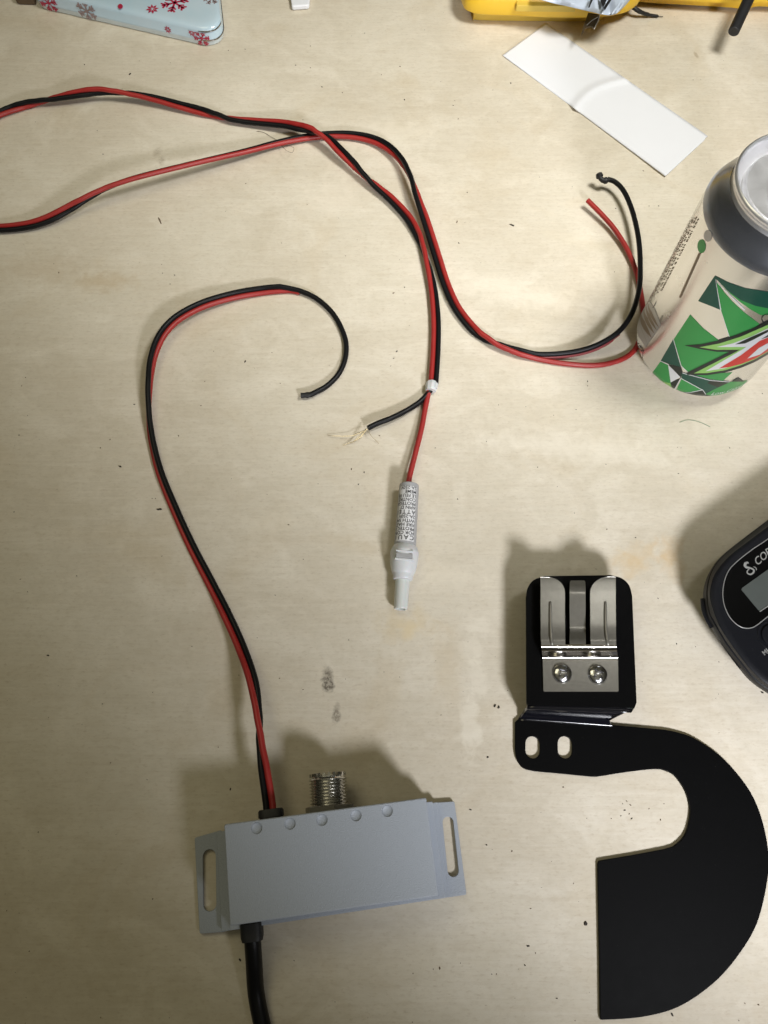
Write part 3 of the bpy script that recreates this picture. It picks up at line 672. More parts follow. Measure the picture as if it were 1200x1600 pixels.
def dens(pts, k=4):
    o = []
    for i in range(len(pts)):
        a, b_ = pts[i], pts[(i+1) % len(pts)]
        for j in range(k): o.append((a[0]+(b_[0]-a[0])*j/k, a[1]+(b_[1]-a[1])*j/k))
    return o
def art(pts, colr, lay, f=z8): art_uv([uv(*f(*p)) for p in dens(pts, 3)], colr, lay)
art([(447, 1083), (520, 1160), (605, 1225), (640, 1232), (740, 1275), (470, 1400), (430, 1395), (398, 1360), (375, 1290), (358, 1218)], 'cgreen', 1, z3)
art([(355, 1218), (287, 1335), (330, 1352), (396, 1368), (372, 1290)], 'cdark', 1, z3)
art([(285, 1340), (230, 1415), (262, 1458), (344, 1506), (340, 1400), (328, 1358)], 'cgreen', 1, z3)
art([(262, 1452), (340, 1455), (344, 1506), (300, 1490)], 'clime', 2, z3)
art([(328, 1355), (394, 1422), (342, 1452)], 'cwhite', 3, z3)
art([(342, 1450), (396, 1430), (348, 1512)], 'cblack', 3, z3)
art([(328, 1355), (396, 1368), (406, 1400), (396, 1428), (375, 1402)], 'cblack', 2, z3)
art([(400, 1432), (515, 1492), (356, 1526)], 'cgreen', 1, z3)
art([(400, 1400), (480, 1412), (560, 1440), (662, 1450), (530, 1512), (515, 1492), (400, 1430)], 'cdark', 2, z3)
art([(515, 1492), (532, 1518), (575, 1538), (450, 1545), (362, 1524)], 'cblack', 2, z3)
art([(655, 1450), (760, 1440), (700, 1505), (640, 1530), (575, 1540), (530, 1515)], 'cgreen', 1, z3)
art([(560, 1440), (662, 1450), (600, 1478), (540, 1455)], 'cblack', 3, z3)
art([(710, 1425), (668, 1447), (740, 1447)], 'cblack', 3, z3)
art([(130, 1262), (520, 1240), (430, 1322), (300, 1305), (190, 1275)], 'cgreen', 1)
for a_, b_ in (((358, 1218), (400, 1362)), ((400, 1362), (436, 1396)), ((396, 1430), (350, 1512)), ((406, 1400), (560, 1440)), ((560, 1440), (660, 1448)), ((514, 1490), (532, 1516)), ((515, 1491), (362, 1524)), ((287, 1335), (330, 1355)), ((400, 1430), (515, 1492))):
    p, q_ = Vector(a_), Vector(b_); d_ = (q_-p).normalized(); nn = Vector((-d_.y, d_.x))*1.7
    art([p-nn, q_-nn, q_+nn, p+nn], 'cwhite', 4, z3)
art([(352, 310), (190, 555), (405, 640), (385, 480), (362, 345)], 'cdark', 1)
art([(352, 310), (480, 375), (640, 430), (862, 465), (1000, 470), (1000, 640), (862, 625), (740, 600), (600, 545), (470, 450), (357, 335)], 'cdark', 2)
art([(370, 370), (440, 470), (520, 560), (640, 670), (780, 775), (700, 830), (490, 900), (455, 780), (410, 640), (385, 500)], 'cgreen', 1)
art([(400, 385), (470, 450), (600, 545), (740, 600), (862, 625), (1000, 640), (1000, 700), (862, 690), (790, 690), (700, 640), (600, 570), (500, 485)], 'cgreen', 1)
for a_, b_, w_ in (((360, 345), (410, 640), 5), ((372, 372), (640, 640), 6), ((410, 640), (490, 895), 3)):
    p, q_ = Vector(a_), Vector(b_); d_ = (q_-p).normalized(); nn = Vector((-d_.y, d_.x))*w_
    art([p-nn*.3, q_-nn, q_+nn, p+nn*.3], 'cwhite', 3)
def logo(pts, colr, lay): art(pts, colr, lay)
logo([(60, 980), (220, 968), (390, 930), (560, 875), (700, 818), (862, 742), (1000, 670), (1000, 960), (862, 1065), (740, 1135), (600, 1195), (450, 1238), (280, 1265), (90, 1262), (75, 1245), (300, 1135), (490, 1040), (370, 1040), (200, 1012)], 'cblack', 5)
logo([(205, 996), (400, 958), (600, 893), (862, 778), (1000, 705), (1000, 925), (862, 1038), (740, 1108), (600, 1168), (450, 1215), (280, 1243), (150, 1247), (592, 1018), (370, 1020)], 'clime', 6)
logo([(370, 992), (520, 958), (700, 890), (862, 810), (1000, 740), (1000, 900), (862, 1015), (740, 1085), (600, 1145), (450, 1195), (262, 1225), (655, 990)], 'cwhite', 7)
logo([(545, 966), (700, 893), (862, 822), (862, 845), (720, 920), (640, 957)], 'cblack', 8)
logo([(790, 917), (900, 850), (900, 880)], 'cblack', 8)
logo([(390, 1197), (600, 1070), (780, 932), (862, 898), (1000, 830), (1000, 930), (862, 1030), (740, 1100), (600, 1155), (480, 1185)], 'cred', 8)
logo([(660, 1102), (770, 1000), (862, 950), (940, 900), (940, 940), (862, 1000), (780, 1062)], 'cwhite', 9)
ring_ = [(858+60*math.cos(a), 725+52*math.sin(a)) for a in [2*math.pi*k/24 for k in range(24)]]
for k in range(24):
    a_, b_ = Vector(ring_[k]), Vector(ring_[(k+1) % 24]); c_0 = Vector((858, 725))
    art([a_, b_, c_0+(b_-c_0)*0.86, c_0+(a_-c_0)*0.86], 'cblack', 4)
# small print and plain marks along the side
def quad_fill(c00, c10, c11, c01, rows_n, colr, seedv, f=zl_, dash=True, lay=2):
    U = [uv(*f(*p)) for p in (c00, c10, c11, c01)]; rg = random.Random(seedv)
    for r_ in range(rows_n):
        y0 = (r_+0.22)/rows_n; y1 = (r_+0.72)/rows_n; x = rg.random()*0.05
        while x < 0.96:
            w_ = rg.choice((0.012, 0.018, 0.026, 0.034)) if dash else 1
            P_ = lambda u_, v_: (U[0]*(1-u_)+U[1]*u_)*(1-v_)+(U[3]*(1-u_)+U[2]*u_)*v_
            k_ = rg.random()*0.12; art_uv([P_(x, y0+k_/rows_n), P_(min(1, x+w_), y0+k_/rows_n), P_(min(1, x+w_), y1), P_(x, y1)], colr, lay, 5)
            x += w_+rg.choice((0.006, 0.01, 0.01, 0.03))
quad_fill((150, 1085), (560, 300), (660, 330), (310, 1010), 6, 'cbrown', 2)
quad_fill((220, 1150), (270, 1060), (250, 1130), (240, 1150), 1, 'ink', 5)
art([(205, 1090), (250, 1160), (302, 1300), (165, 1500), (100, 1400), (75, 1270), (130, 1160)], 'cgrey', 1, zl_)
for x in (0.15, 0.3, 0.42, 0.6, 0.75, 0.88):
    p, q_ = Vector((75+130*x, 1270-180*x)), Vector((165+137*x, 1500-200*x)); nn = Vector((1.2, 1))
    art([p-nn, q_-nn, q_+nn, p+nn], 'cbrown', 2, zl_)
quad_fill((55, 1270), (65, 1265), (160, 1545), (135, 1550), 9, 'ink', 7, lay=3)
for dx_ in (0, 9):
    quad_fill((286+dx_, 1270), (306+dx_, 1212), (314+dx_, 1216), (294+dx_, 1276), 2, 'ink', 9+dx_)
for sy_, rx_, ry_, col_ in (((665, 598), 36, 62, 'cgreen'), ((722, 505), 36, 52, 'cgrey')):
    art([(sy_[0]+rx_*math.cos(a), sy_[1]+ry_*math.sin(a)) for a in [2*math.pi*k/20 for k in range(20)]], col_, 2, zl_)
art([(640, 655), (658, 662), (480, 1060), (464, 1052)], 'cbrown', 2, zl_)  # plain brown stripe running down from the green dot
ov = [(108+48*math.cos(a)*0.7, 1545+62*math.sin(a)) for a in [2*math.pi*k/20 for k in range(20)]]
for k in range(20):
    a_, b_ = Vector(ov[k]), Vector(ov[(k+1) % 20]); c0_ = Vector((108, 1545)); art([a_, b_, c0_+(b_-c0_)*0.9, c0_+(a_-c0_)*0.9], 'ink', 3, zl_)
# "Low Calorie"
a0 = uv(*z3(556, 1518)); a1 = uv(*z3(700, 1482)); V2, F2 = text2d('Low Calorie', 1.0, shear=0.3)
ln = max(v[0] for v in V2); d_ = (a1-a0); sc_ = d_.length*1.35/ln; u_ = d_.normalized(); v_ = Vector((-u_.y, u_.x))
if v_.y < 0: v_ = -v_
fl = [a0+u_*x*sc_+v_*y*sc_*1.0 for x, y in V2]; V2, F2 = fill2d(fl, F2, 2)
ART.add(([cpt(x, max(1.2, y), 7) for x, y in V2], F2), MI.index('cwhite'))
ART.build('can_artwork', [MT[k] for k in MI], CAN, smooth=0)

# ------------------------------------------------------------------ handset at the right edge
HS = empty('radio_handset', at(1230, 950, 0), 'black radio handset with a small grey display at the right edge', 'radio handset')
ext = 0
sil = [(1330, 706), (1264, 762), (1200, 812), (1167, 837), (1133, 864), (1115, 884), (1105, 906), (1101.7, 931), (1105, 958), (1115, 978), (1133, 1008), (1158, 1041), (1176, 1062), (1200, 1080), (1240, 1102), (1290, 1112), (1350, 1090), (1440, 1030), (1500, 960), (1520, 900), (1490, 820), (1440, 740), (1390, 705)]
fce = [(1330, 718), (1264, 774), (1200, 822), (1168, 846), (1140, 868), (1120.5, 891), (1112, 912), (1110, 931), (1114, 950), (1124, 976), (1137, 997), (1160, 1029), (1176, 1048), (1200, 1069), (1240, 1090), (1288, 1100), (1345, 1078), (1430, 1020), (1488, 952), (1506, 900), (1478, 826), (1432, 752), (1386, 718)]
HZ = 26.0
def ring3(pts, z, sc=1.0, zz=None):
    P = cat([at(p[0], p[1], z).xy for p in pts], 5, True); c = sum(P, Vector((0, 0)))/len(P)
    return [Vector((c.x+(q_.x-c.x)*sc, c.y+(q_.y-c.y)*sc, z if zz is None else zz)) for q_ in P]
b = MB(); b.add(loft([ring3(sil, 19.5, 0.70, 2.0), ring3(sil, 19.5, 0.78, 4.0), ring3(sil, 19.5, 0.90, 9), ring3(sil, 19.5, 0.985, 15), ring3(sil, 19.5, 1.0, 18.5), ring3(sil, 19.5, 0.998, 20.7), ring3(sil, 19.5, 0.985, 21.0), ring3(sil, 19.5, 0.985, 21.5), ring3(sil, 19.5, 0.995, 21.8), ring3(fce, 25, 1.01, 24.0), ring3(fce, HZ, 1.0, 25.5), ring3(fce, HZ, 0.985, HZ), ring3(fce, HZ, 0.94, HZ+0.5)]))
b.build('handset_body', MT['plastic'], HS, smooth=40)
pn = [(1300, 766), (1250, 804), (1200, 842), (1176, 858), (1149, 879.5), (1136.6, 895), (1130.2, 915.5), (1130, 938), (1136.6, 958), (1146.8, 972), (1160, 980.5), (1174, 981), (1185, 975), (1200, 963), (1225, 945), (1260, 935), (1300, 925), (1360, 880), (1400, 820), (1380, 770), (1340, 750)]
PZ = HZ+0.6
pr = ring3(pn, PZ)
b = MB(); b.add(plate([[v.xy for v in pr]], HZ-0.5, PZ, 0.15)); pan = b.build('face_panel', MT['gloss'], HS)
b = MB(); b.add(tube(pr+[pr[0]], 0.2, 8)); b.build('silver_trim', MT['silver'], pan, smooth=60)
dq = xy([(1157.6, 920), (1187, 955.5), (1275, 899), (1244, 858)], PZ+.3)
b = MB(); b.add(plate([roundq(dq, 1.0)], PZ-0.2, PZ+0.25, 0.1)); sc_o = b.build('display', MT['screen'], pan)
b = MB(); b.add(tube([Vector((*dq[1], PZ+.3)), Vector((*dq[2], PZ+.3))], 0.22, 6)); b.build('display_edge', MT['silver'], sc_o)
def flat_text(body, px, py, z, size, ang, m_, name, par, shear=0.0, bold=0.0, space=1.0):
    V2, F2 = text2d(body, size, shear=shear, bold=bold, space=space); p = at(px, py, z); c, s = math.cos(ang), math.sin(ang)
    bb_ = MB(); bb_.add(([(p.x+x*c-y*s, p.y+x*s+y*c, z) for x, y in V2], F2), 0); return bb_.build(name, [m_], par, smooth=0)
ang = math.radians(37)
flat_text('COBRA', 1183, 884.5, PZ+0.08, 4.7, ang, MT['silver'], 'lettering', pan, shear=0.35, bold=0.03)
# coiled emblem in front of the name
def emb(pts, r): return [at(1090+x/10.66, 810+y/10.66, PZ+0.1) for x, y in pts], r
b = MB()
for pts, rs in (([(850, 745), (820, 735), (795, 755), (790, 785), (810, 810), (850, 820), (900, 835), (935, 860), (930, 900), (890, 930), (850, 925), (825, 900), (835, 865), (860, 845)], [.5, .75, .95, 1.0, .9, .75, .6, .6, .6, .55, .5, .45, .4, .35]), ([(925, 805), (960, 815), (978, 840), (975, 868)], [.12, .3, .3, .1])):
    P, _ = emb(pts, 0); V, Fc = tube(P, [x*0.62 for x in rs], 10, smooth_n=5); b.add(([(v[0], v[1], PZ+0.1+(v[2]-PZ-0.1)*0.15) for v in V], Fc), 0)
b.build('coiled_emblem', MT['silver'], pan)
flat_text('MEM', 1194.5, 1024.5, HZ+0.55, 2.8, math.radians(33), MT['silver'], 'button_lettering', HS, bold=0.04)
c = at(1206, 994, HZ)
b = MB(); b.add(lathe((c.x, c.y, HZ-1), (0, 0, 1), [(0, 6.6), (1.75, 6.6), (1.9, 6.2), (1.7, 5.4), (1.75, 5.2), (2.5, 4.8), (2.7, 4.0), (2.5, .01)], 48, cap=False)); b.build('round_button', MT['plastic'], HS)
b = MB()
for P_, w_ in (([(1099.5, 936), (1101, 952), (1106, 966), (1114, 980)], 1.5), ([(1127, 999), (1136, 1013), (1148, 1030), (1158, 1043)], 1.0)):
    b.add(tube([at(x, y, 17) for x, y in P_], w_, 10, smooth_n=5))
b.build('side_switch', MT['plastic'], HS)

# ------------------------------------------------------------------ snowflake tin
TN = empty('biscuit_tin', at(200, -80, 0), 'pale blue tin with crimson snowflakes at the top left corner', 'tin')
def tin_outline(z, grow=0.0, corner=17.0):
    a = at(62, 13.5, 0).xy; c_ = at(318, 72, 0).xy; d_ = (c_-a).normalized(); nn = Vector((-d_.y, d_.x))
    w_ = (c_-a).length+17.5; hh = 80
    s0 = at(350, 40, 0).xy; s1 = at(345, -8, 0).xy; sd = (s1-s0).normalized(); k1 = a+d_*(w_-2+grow)-nn*grow
    q_ = [a-d_*2-d_*grow-nn*grow, k1, k1+sd*(hh+2*grow), a-d_*2-d_*grow+nn*(hh+grow)]
    out = []
    for i in range(4):
        p_, v_, n2 = q_[i-1], q_[i], q_[(i+1) % 4]; e1_ = (p_-v_).normalized(); e2__ = (n2-v_).normalized(); r_ = corner if i in (1, 2) else 7.0
        cc = v_+(e1_+e2__)*r_
        for k in range(9):
            a_ = k/8*math.pi/2; out.append(cc-e2__*r_*math.cos(a_)-e1_*r_*math.sin(a_))
    return [Vector((v.x, v.y, z)) for v in out]
b = MB(); b.add(loft([tin_outline(0, -1.2), tin_outline(0.4, -0.3), tin_outline(1.2, 0), tin_outline(4.0, 0.1)])); b.build('tin_base', MT['tinwhite'], TN, smooth=50)
b = MB(); b.add(loft([tin_outline(4.0, -0.5), tin_outline(4.0, 0.35), tin_outline(4.7, 0.5), tin_outline(5.2, 0.2), tin_outline(9.6, -0.1), tin_outline(11.2, -0.7), tin_outline(12.0, -2.0), tin_outline(12.4, -4.5), tin_outline(12.6, -8)])); tl_o = b.build('tin_lid', MT['tin'], TN, smooth=60)
o_ = tin_outline(4.5, 0.55); b = MB(); b.add(tube([o_[i] for i in range(9, 18)]+[o_[18]], [0.1]+[0.5]*8+[0.2], 8)); b.add(tube([v+Vector((0, 0, 5.6)) for v in [tin_outline(4.5, 0.0)[i] for i in range(9, 17)]], [0.1]+[0.45]*6+[0.1], 8)); b.build('worn_corner_edge', MT['tinsilver'], tl_o)
def flake(b_, cx, cy, z, r, mi, arms=6, rot=0.2, thick=0.16):
    c0_ = at(cx, cy, z)
    for k in range(arms):
        a = rot+2*math.pi*k/arms; u_ = Vector((math.cos(a), math.sin(a), 0)); v_ = Vector((-u_.y, u_.x, 0)); w_ = r*thick/2
        def bar(p, q_, ww):
            dd = (q_-p).normalized(); n__ = Vector((-dd.y, dd.x, 0))*ww; b_.add(([p-n__, q_-n__, q_+n__, p+n__], [(0, 1, 2, 3)]), mi)
        bar(c0_, c0_+u_*r, w_)
        for t_ in (0.45, 0.72):
            for s__ in (-1, 1): bar(c0_+u_*r*t_, c0_+u_*r*(t_+0.27)+v_*s__*r*0.27, w_*0.9)
b = MB(); ZF = 12.68
flake(b, 273, 4, ZF, 8.5, 0, rot=0.35); flake(b, 205, -30, ZF, 7, 1)
def star(b_, cx, cy, z, r, mi, n_=8):
    c0_ = at(cx, cy, z)
    for k in range(n_):
        a = 2*math.pi*k/n_+.2; u_ = Vector((math.cos(a), math.sin(a), 0)); v_ = Vector((-u_.y, u_.x, 0))
        b_.add(([c0_+u_*r*.12, c0_+u_*r*.55-v_*r*.2, c0_+u_*r, c0_+u_*r*.55+v_*r*.2], [(0, 1, 2, 3)]), mi)
star(b, 238, 14, ZF, 4.2, 0); 
b.add(([at(188+4*math.cos(a), 10+4*math.sin(a), ZF) for a in [2*math.pi*k/12 for k in range(12)]], [tuple(range(12))]), 0)
flake(b, 330, -2, ZF, 5, 1)
# flakes printed on the front side wall
def on_wall(b_, s0, z0, r, mi, rot=0.0, kind='flake'):
    a = at(62, 13.5, 0).xy; c_ = at(318, 72, 0).xy; d_ = (c_-a).normalized(); nn = Vector((d_.y, -d_.x))
    tmp = MB(); cfix = at(600, 800, 0)
    if kind == 'flake': flake(tmp, 600, 800, 0, r, 0, rot=rot)
    else: star(tmp, 600, 800, 0, r, 0)
    V = []
    for v in tmp.V:
        x, y = v[0]-cfix.x, v[1]-cfix.y; zz = min(11.0, max(0.9, z0+y)); off = 0.62 if zz < 5 else 0.42
        if zz > 9.6: off -= 0.4*(zz-9.6)
        p = a+d_*(s0+x)+nn*off; V.append((p.x, p.y, zz))
    b_.add((V, tmp.F), mi)
on_wall(b, 9, 6, 6.2, 0, 0.3); on_wall(b, 36, 6.5, 6.5, 1, 0.5); on_wall(b, 92, 6.5, 2.6, 0, 0, 'star')
b.build('snowflake_print', [MT['crimson'], MT['taupe']], tl_o, smooth=0)
# corner flake follows the rounded corner
b = MB(); ol = tin_outline(0, 0.62)
def corner_pt(s, z):   # s: mm along outline from front edge end
    idx = [ol[i] for i in range(9, 18)]; pts = [ol[8]+(ol[9]-ol[8])*0.0]+idx
    L_ = -s; 
    if s < 0:
        d_ = (ol[9]-ol[8]).normalized(); return ol[9]+d_*s+Vector((0, 0, z))
    acc = 0
    for i in range(len(idx)-1):
        l_ = (idx[i+1]-idx[i]).length
        if acc+l_ >= s: return idx[i]+(idx[i+1]-idx[i])*((s-acc)/l_)+Vector((0, 0, z))
        acc += l_
    return idx[-1]+Vector((0, 0, z))
tmp = MB(); flake(tmp, 600, 800, 0, 5.2, 0, rot=0.1); cf = at(600, 800, 0)
b.add(([corner_pt(v[0]-cf.x+1.0, min(9.4, max(0.9, 5.6+v[1]-cf.y))) for v in tmp.V], tmp.F), 0); tmp = MB(); star(tmp, 600, 800, 0, 2.6, 0)
b.add(([corner_pt(v[0]-cf.x-5.0, min(9.4, max(1, 8.2+v[1]-cf.y))) for v in tmp.V], tmp.F), 0)
b.build('corner_snowflake', [MT['crimson']], tl_o, smooth=0)
b = MB(); b.add(plate([roundq(xy([(20, -60), (58, -64), (54, 2), (24, 1)], 3), 2)], 0.1, 5, 0.8)); o = b.build('leather_strap', MT['wood2']); tag(o, 'dark brown strap end beside the snowflake tin', 'strap')

# ------------------------------------------------------------------ yellow tools at the top
Y = empty('yellow_case', at(860, -20, 0), 'yellow plastic tool case with a rounded end beneath clear film', 'tool case')
def zone(pts, z): return [Vector((*q_, z)) for q_ in cat(xy(pts, z), 4, True)]
ylow = [(738, 24), (742, 30), (760, 31.5), (830, 32.5), (915, 33), (935, 31), (945, 20), (945, -60), (900, -120), (760, -120), (735, -60)]
b = MB(); b.add(loft([[Vector((v.x, v.y, z_)) for v in zone(ylow, 0.5)] for z_ in (0.3, 6, 9)])); b.build('lower_shell', MT['yellowdark'], Y)
yup = [(720, -10), (722, 6), (730, 15), (750, 20), (800, 22), (860, 25), (930, 25), (970, 20), (992, 10), (1001, -6), (1000, -60), (960, -130), (760, -130), (725, -70)]
c1 = zone(yup, 11)
cen = sum(c1, Vector())/len(c1)
def shr(L_, s__, z_): return [Vector((cen.x+(v.x-cen.x)*s__, cen.y+(v.y-cen.y)*s__, z_)) for v in L_]
b = MB(); b.add(loft([shr(c1, .95, 9), shr(c1, .99, 10), shr(c1, 1, 12), shr(c1, .985, 16), shr(c1, .94, 20), shr(c1, .86, 23)])); b.build('upper_shell', MT['yellow'], Y)
b = MB(); b.add(plate([roundq(xy([(808, 1), (900, 3), (900, 12), (806, 11)], 18), 1)], 15, 19.0, 0.3)); b.build('recessed_grip', MT['yellowdark'], Y)
Y2 = empty('yellow_case', at(1100, -30, 0), 'long yellow plastic case edge behind the dark rod at the top right', 'tool case')
ybar = [(985, -5), (1000, 3), (1060, 7), (1130, 11), (1160, 14), (1172, 14), (1185, 10), (1260, 12), (1300, 0), (1300, -70), (1000, -90)]
b = MB(); c2 = zone(ybar, 2); b.add(loft([[Vector((v.x, v.y, z_)) for v in c2] for z_ in (2, 3, 9)])); b.build('case_shell', MT['yellow'], Y2)
b = MB(); c2 = zone([(x, y-6) for x, y in ybar], 9); b.add(loft([[Vector((v.x, v.y, z_)) for v in c2] for z_ in (9, 13)])); b.build('case_lid', MT['yellow'], Y2)
# crumpled film bag on top
FB = empty('plastic_bag', at(920, -30, 0), 'crumpled silvery plastic bag with black print lying over the yellow case', 'bag')
edge = [(835, -4), (870, 6), (905, 14), (935, 21), (958, 23), (972, 14), (988, -4)]
V = []; Fc = []; NR = 14; NC = 30; ep = cat([Vector((x, y, 0)) for x, y in edge], 5); NC = len(ep)
for j in range(NR):
    for k, e_ in enumerate(ep):
        t = j/(NR-1); zz = 27+1.2*math.sin(k*0.9+j*0.4)+0.9*math.sin(k*0.37-j*0.8)+2.5*t
        V.append(at(e_.x+(910-e_.x)*t*0.25, e_.y-t*90, zz if j else zz-1.0))
for j in range(NR-1):
    for k in range(NC-1): Fc.append((j*NC+k, j*NC+k+1, (j+1)*NC+k+1, (j+1)*NC+k))
bag = build('film', V, Fc, MT['film'], FB, smooth=25)
sm = bag.modifiers.new('thick', 'SOLIDIFY'); sm.thickness = 0.0003
b = MB()
for q_ in ([(937, -4), (950, -4), (942, 13)], [(953, -4), (958, -4), (945, 16), (943, 12)], [(924, -4), (928, -4), (921, 12), (919, 12)]): b.add(([at(x, y, 30.8) for x, y in q_], [tuple(range(len(q_)))]), 0)
b.build('film_print', [MT['ink']], FB, smooth=0)
b = MB(); b.add(tube([at(969, 4, 30), at(962, 14, 29.5), at(956, 22, 28)], 0.7, 8)); b.add(tube([at(977, 0, 30), at(969, 12, 29.5), at(962, 21, 28)], 0.5, 8)); b.build('film_fold', MT['film'], FB)
b = MB(); b.add(plate([xy([(919, 20), (937, 23), (934, 33), (928, 45), (924, 40.5), (915, 44), (908, 56), (911, 42)], 14)], 13.4, 14.2, 0.1)); tng = b.build('torn_corner', MT['brown'], FB)
b = MB(); b.add(tube([at(934, 27, 14.4), at(925, 32, 14.4), at(917, 39, 14.4)], 0.3, 6)); b.add(tube([at(937, 23, 14.2), at(934.5, 33, 14.2), at(928.5, 45, 14.2)], 0.28, 6)); b.build('pale_edge', MT['label'], tng)
# thin dark wire end
b = MB(); b.add(tube([at(985, 8, 8), at(996, 16, 6), (at(1008, 21.5, 3)), at(1022, 24.5, 1.4), at(1036, 26, 0.8)], [1.3, 1.4, 1.2, 0.9, 0.2], 10, smooth_n=6)); o = b.build('wire_end', MT['rubber']); tag(o, 'thin dark pointed wire end poking out between the two yellow cases', 'wire')
# dark rod
p0 = at(1146, 50, 20); p1 = at(1172, -6, 24); p2 = p0+(p1-p0)*5; rd_ = (p2-p0).normalized()
RD = empty('rubber_rod', at(1170, -40, 0), 'round dark grey rod end reaching in at the top right corner', 'rod')
b = MB(); b.add(lathe(p0, rd_, [(0, 0.01), (0, 3.0), (0.4, 3.35), (130, 3.6), (130, 0.01)], 28, cap=False)); b.build('rod_shaft', MT['rubber'], RD, smooth=40)
b = MB(); b.add(lathe(p0, rd_, [(-0.05, 0.01), (-0.05, 1.6), (0.2, 1.7)], 20, cap=False)); b.build('rod_tip', MT['dark'], RD)
# ------------------------------------------------------------------ paper slips
V = []; Fc = []; nu, nv = 110, 20
c00, c10, c11, c01 = Vector((785, 86)), Vector((1040, 275)), Vector((1107, 213)), Vector((853, 36))
for j in range(nv+1):
    for i in range(nu+1):
        u_, v_ = i/nu, j/nv; p = (c00*(1-u_)+c10*u_)*(1-v_)+(c01*(1-u_)+c11*u_)*v_
        bow = 4.0*math.sin(math.pi*u_)*(-1 if v_ < .5 else 1)*0
        cu_ = 0.44+0.05*v_-0.10*math.sin(v_*math.pi)*0.4
        z = 0.35+1.7*math.exp(-((u_-cu_)/0.022)**2)+0.35/(1+math.exp(-(u_-cu_)*160))+2.2*max(0, u_-0.55)**1.3*(1.2-0.5*v_)+(2.6*max(0, 0.30-u_))*0.6
        if u_ > 0.97 and v_ > 0.93: p = p+Vector((-2, -1))*0.5
        V.append(at(p.x, p.y, z))
for j in range(nv):
    for i in range(nu): Fc.append((j*(nu+1)+i, j*(nu+1)+i+1, (j+1)*(nu+1)+i+1, (j+1)*(nu+1)+i))
o = build('paper_slip', V, Fc, MT['paper'], smooth=60); s__ = o.modifiers.new('thick', 'SOLIDIFY'); s__.thickness = 0.00025; s__.offset = 1
tag(o, 'long white creased paper slip lying between the yellow case and the can', 'paper')
b = MB(); b.add(plate([roundq(xy([(450, -30), (487, -30), (483, 11), (456, 13)], 2), 1.5)], 0.3, 3.4, 0.9)); o = b.build('paper_scrap', MT['paper']); tag(o, 'small white scrap cut off by the top edge, right of the tin', 'scrap')
# ------------------------------------------------------------------ crumbs
def lump(cx, cy, L_, Wd, ang, hgt=0.5, z=0.0):
    c = at(cx, cy, 0); V = []; Fc = []; n_ = 9; rg = random.Random(int(cx*7+cy)); co, si = math.cos(ang), math.sin(ang)
    for zz, s_0 in ((0.02, 0.9), (hgt*0.55, 1.0), (hgt, 0.5)):
        for k in range(n_):
            a = 2*math.pi*k/n_; j = 0.75+0.5*rg.random(); x = math.cos(a)*L_/2*j*s_0; y = math.sin(a)*Wd/2*j*s_0; V.append((c.x+x*co-y*si, c.y+x*si+y*co, zz+z))
    for r_ in range(2):
        for k in range(n_): Fc.append((r_*n_+k, r_*n_+(k+1) % n_, (r_+1)*n_+(k+1) % n_, (r_+1)*n_+k))
    Fc += [tuple(range(n_))[::-1], tuple(2*n_+k for k in range(n_))]; return V, Fc
for (x, y, l_, w_, a, m_, nm, lab) in [
    (250, 345, 5.6, 0.8, -1.15, 'speck2', 'wood_splinter', 'thin brown splinter lying below the left run of the red lead'),
    (800, 352, 3.0, 0.9, -0.45, 'speck', 'dark_crumb', 'tiny black crumb lying between the twin lead and its free red end'),
    (249, 796, 2.7, 0.9, 0.1, 'speck', 'dark_crumb', 'tiny black crumb lying just left of the twin lead halfway down the table'),
    (915, 1443, 1.9, 1.5, 1.2, 'speck', 'dark_crumb', 'tiny black crumb beside the straight left edge of the black bracket'),
    (188, 729, 1.6, 0.7, -0.4, 'speck', 'dark_crumb', 'tiny black crumb at the left, above and left of the crumb beside the lead'),
    (203, 116, 1.7, 0.9, 0.8, 'speck', 'dark_crumb', 'tiny black crumb between the tin and the red lead'),
    (714, 347, 1.8, 0.6, 1.2, 'speck2', 'wood_splinter', 'tiny brown splinter just right of the twin lead above its bend')]:
    b = MB(); b.add(lump(x, y, l_, w_, a)); o = b.build(nm, MT[m_], smooth=0); tag(o, lab, 'crumb' if 'crumb' in nm else 'splinter')
for dx_, lb_ in ((-3, 'left'), (3, 'right')):
    b = MB(); b.add(lump(776+dx_, 1104+dx_*0.4, 1.5, 0.9, 1.0)); o = b.build('dark_crumb', MT['speck'], smooth=0); tag(o, lb_+' one of two touching black crumbs beside the raised bracket plate', 'crumb')
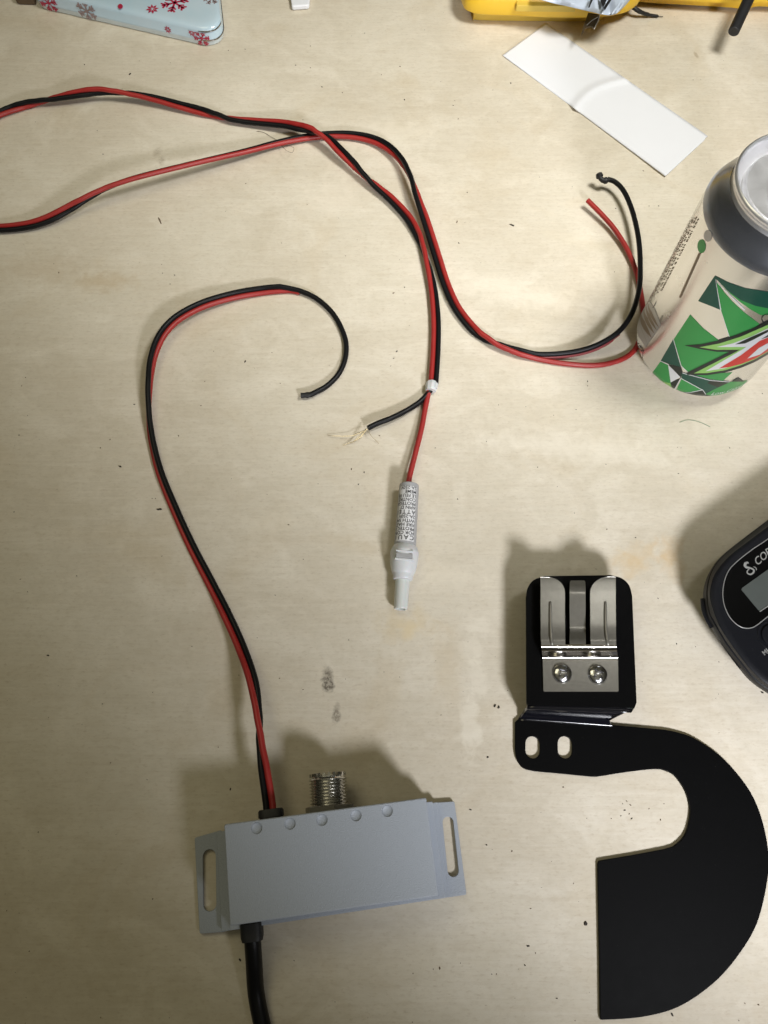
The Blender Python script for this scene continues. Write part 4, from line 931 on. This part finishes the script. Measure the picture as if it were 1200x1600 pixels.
sp = [(132, 101, .9), (152, 204, .6), (161, 241, .8), (64, 241, .4), (485, 72, .8), (462, 102, .7), (570, 52, .7), (625, 104, 1.0), (596, 117, .7), (485, 106, .5), (503, 136, .9), (535, 145, .6), (632, 156, 1.0), (383, 77, .7), (357, 79, .9), (384, 287, .8), (615, 458, .9), (632, 449, .9), (620, 549, 1.0), (615, 560, .6), (425, 551, .6), (383, 565, 1.1), (334, 549, .5), (314, 634, .6), (210, 632, .9), (237, 542, .8),
      (279, 681, .8), (320, 596, .5), (273, 430, .8), (254, 427, .5), (92, 426, .8), (266, 444, .6), (40, 590, .6), (34, 603, .6), (172, 687, .6), (157, 700, .7), (243, 779, .5), (238, 779, .5), (451, 820, .7), (549, 733, .9), (569, 738, .8), (560, 757, .8), (593, 681, .9), (715, 780, .8), (474, 874, .5), (497, 756, .5), (762, 1183, 1.1), (825, 1478, 1.1), (820, 1508, .7), (1060, 740, .7), (1057, 1006, .8),
      (948, 827, .9), (993, 840, .7), (1028, 935, .7), (979, 1252, .6), (985, 1258, .7), (976, 1266, .8), (983, 1272, .6), (987, 1279, .7), (970, 1275, .5), (973, 1256, .5), (955, 1279, .5), (1032, 1281, .7), (1029, 322, .9), (1014, 322, .6), (1005, 267, .8), (962, 326, .8), (717, 380, .9), (730, 301, .8), (798, 130, 1), (708, 165, .6), (716, 186, .6), (918, 596, .8), (918, 603, .7), (960, 425, .6), (1180, 572, .8), (640, 1320, .7), (687, 1513, 1.0), (1050, 1585, 1.4),
      (375, 1500, 1.2), (360, 1233, 1.0), (75, 1024, 1.0), (22, 800, .7), (30, 680, .7), (760, 1320, .8), (735, 1265, .8), (880, 1230, .8), (800, 1330, .7), (1185, 1570, .8), (870, 1560, .6), (680, 700, .5), (760, 690, .5), (840, 730, .6), (1191, 615, .6), (1140, 700, .6), (900, 640, .5), (1191, 1082, 1.0), (600, 1050, .5), (545, 1000, .5), (430, 930, .5), (300, 1010, .5), (120, 900, .6), (160, 1100, .5), (60, 1300, .6), (480, 320, .5), (540, 400, .5), (440, 380, .5)]
b = MB(); rg = random.Random(9)
for (x, y, s) in sp: b.add(lump(x, y, s*(0.8+0.6*rg.random()), s*0.62, rg.random()*3, 0.3), rg.choice((0, 0, 1)))
for _ in range(230):
    x, y = rg.random()*1200, rg.random()*1600; s = 0.22+0.3*rg.random()**2
    b.add(lump(x, y, s*1.4, s*.8, rg.random()*3, 0.12), rg.choice((0, 1, 1, 1)))
o = b.build('sawdust_specks', [MT['speck'], MT['speck2']], smooth=0, org=(0, 0, 0)); tag(o, 'fine dark dust specks scattered over the bare plywood', kind='stuff'); o['category'] = 'dust'
b = MB(); b.add(tube([at(x, y, z) for x, y, z in [(401, 205, .2), (412, 207, .4), (424, 214, .5), (434, 220, .9), (441, 229, 3.5), (449, 236, 5.8), (457, 238, 5.2), (459, 231, 5.6), (452, 228, 6)]], 0.11, 5, smooth_n=6)); o = b.build('stray_hair', MT['hair']); tag(o, 'thin curled brown hair lying over the twin lead', 'hair')
b = MB(); b.add(tube([at(x, y, .3) for x, y in [(1062, 660), (1075, 656), (1092, 659), (1110, 667)]], 0.12, 5, smooth_n=5)); o = b.build('stray_thread', MT['greenhair']); tag(o, 'short pale green thread on the bare wood below the can', 'thread')
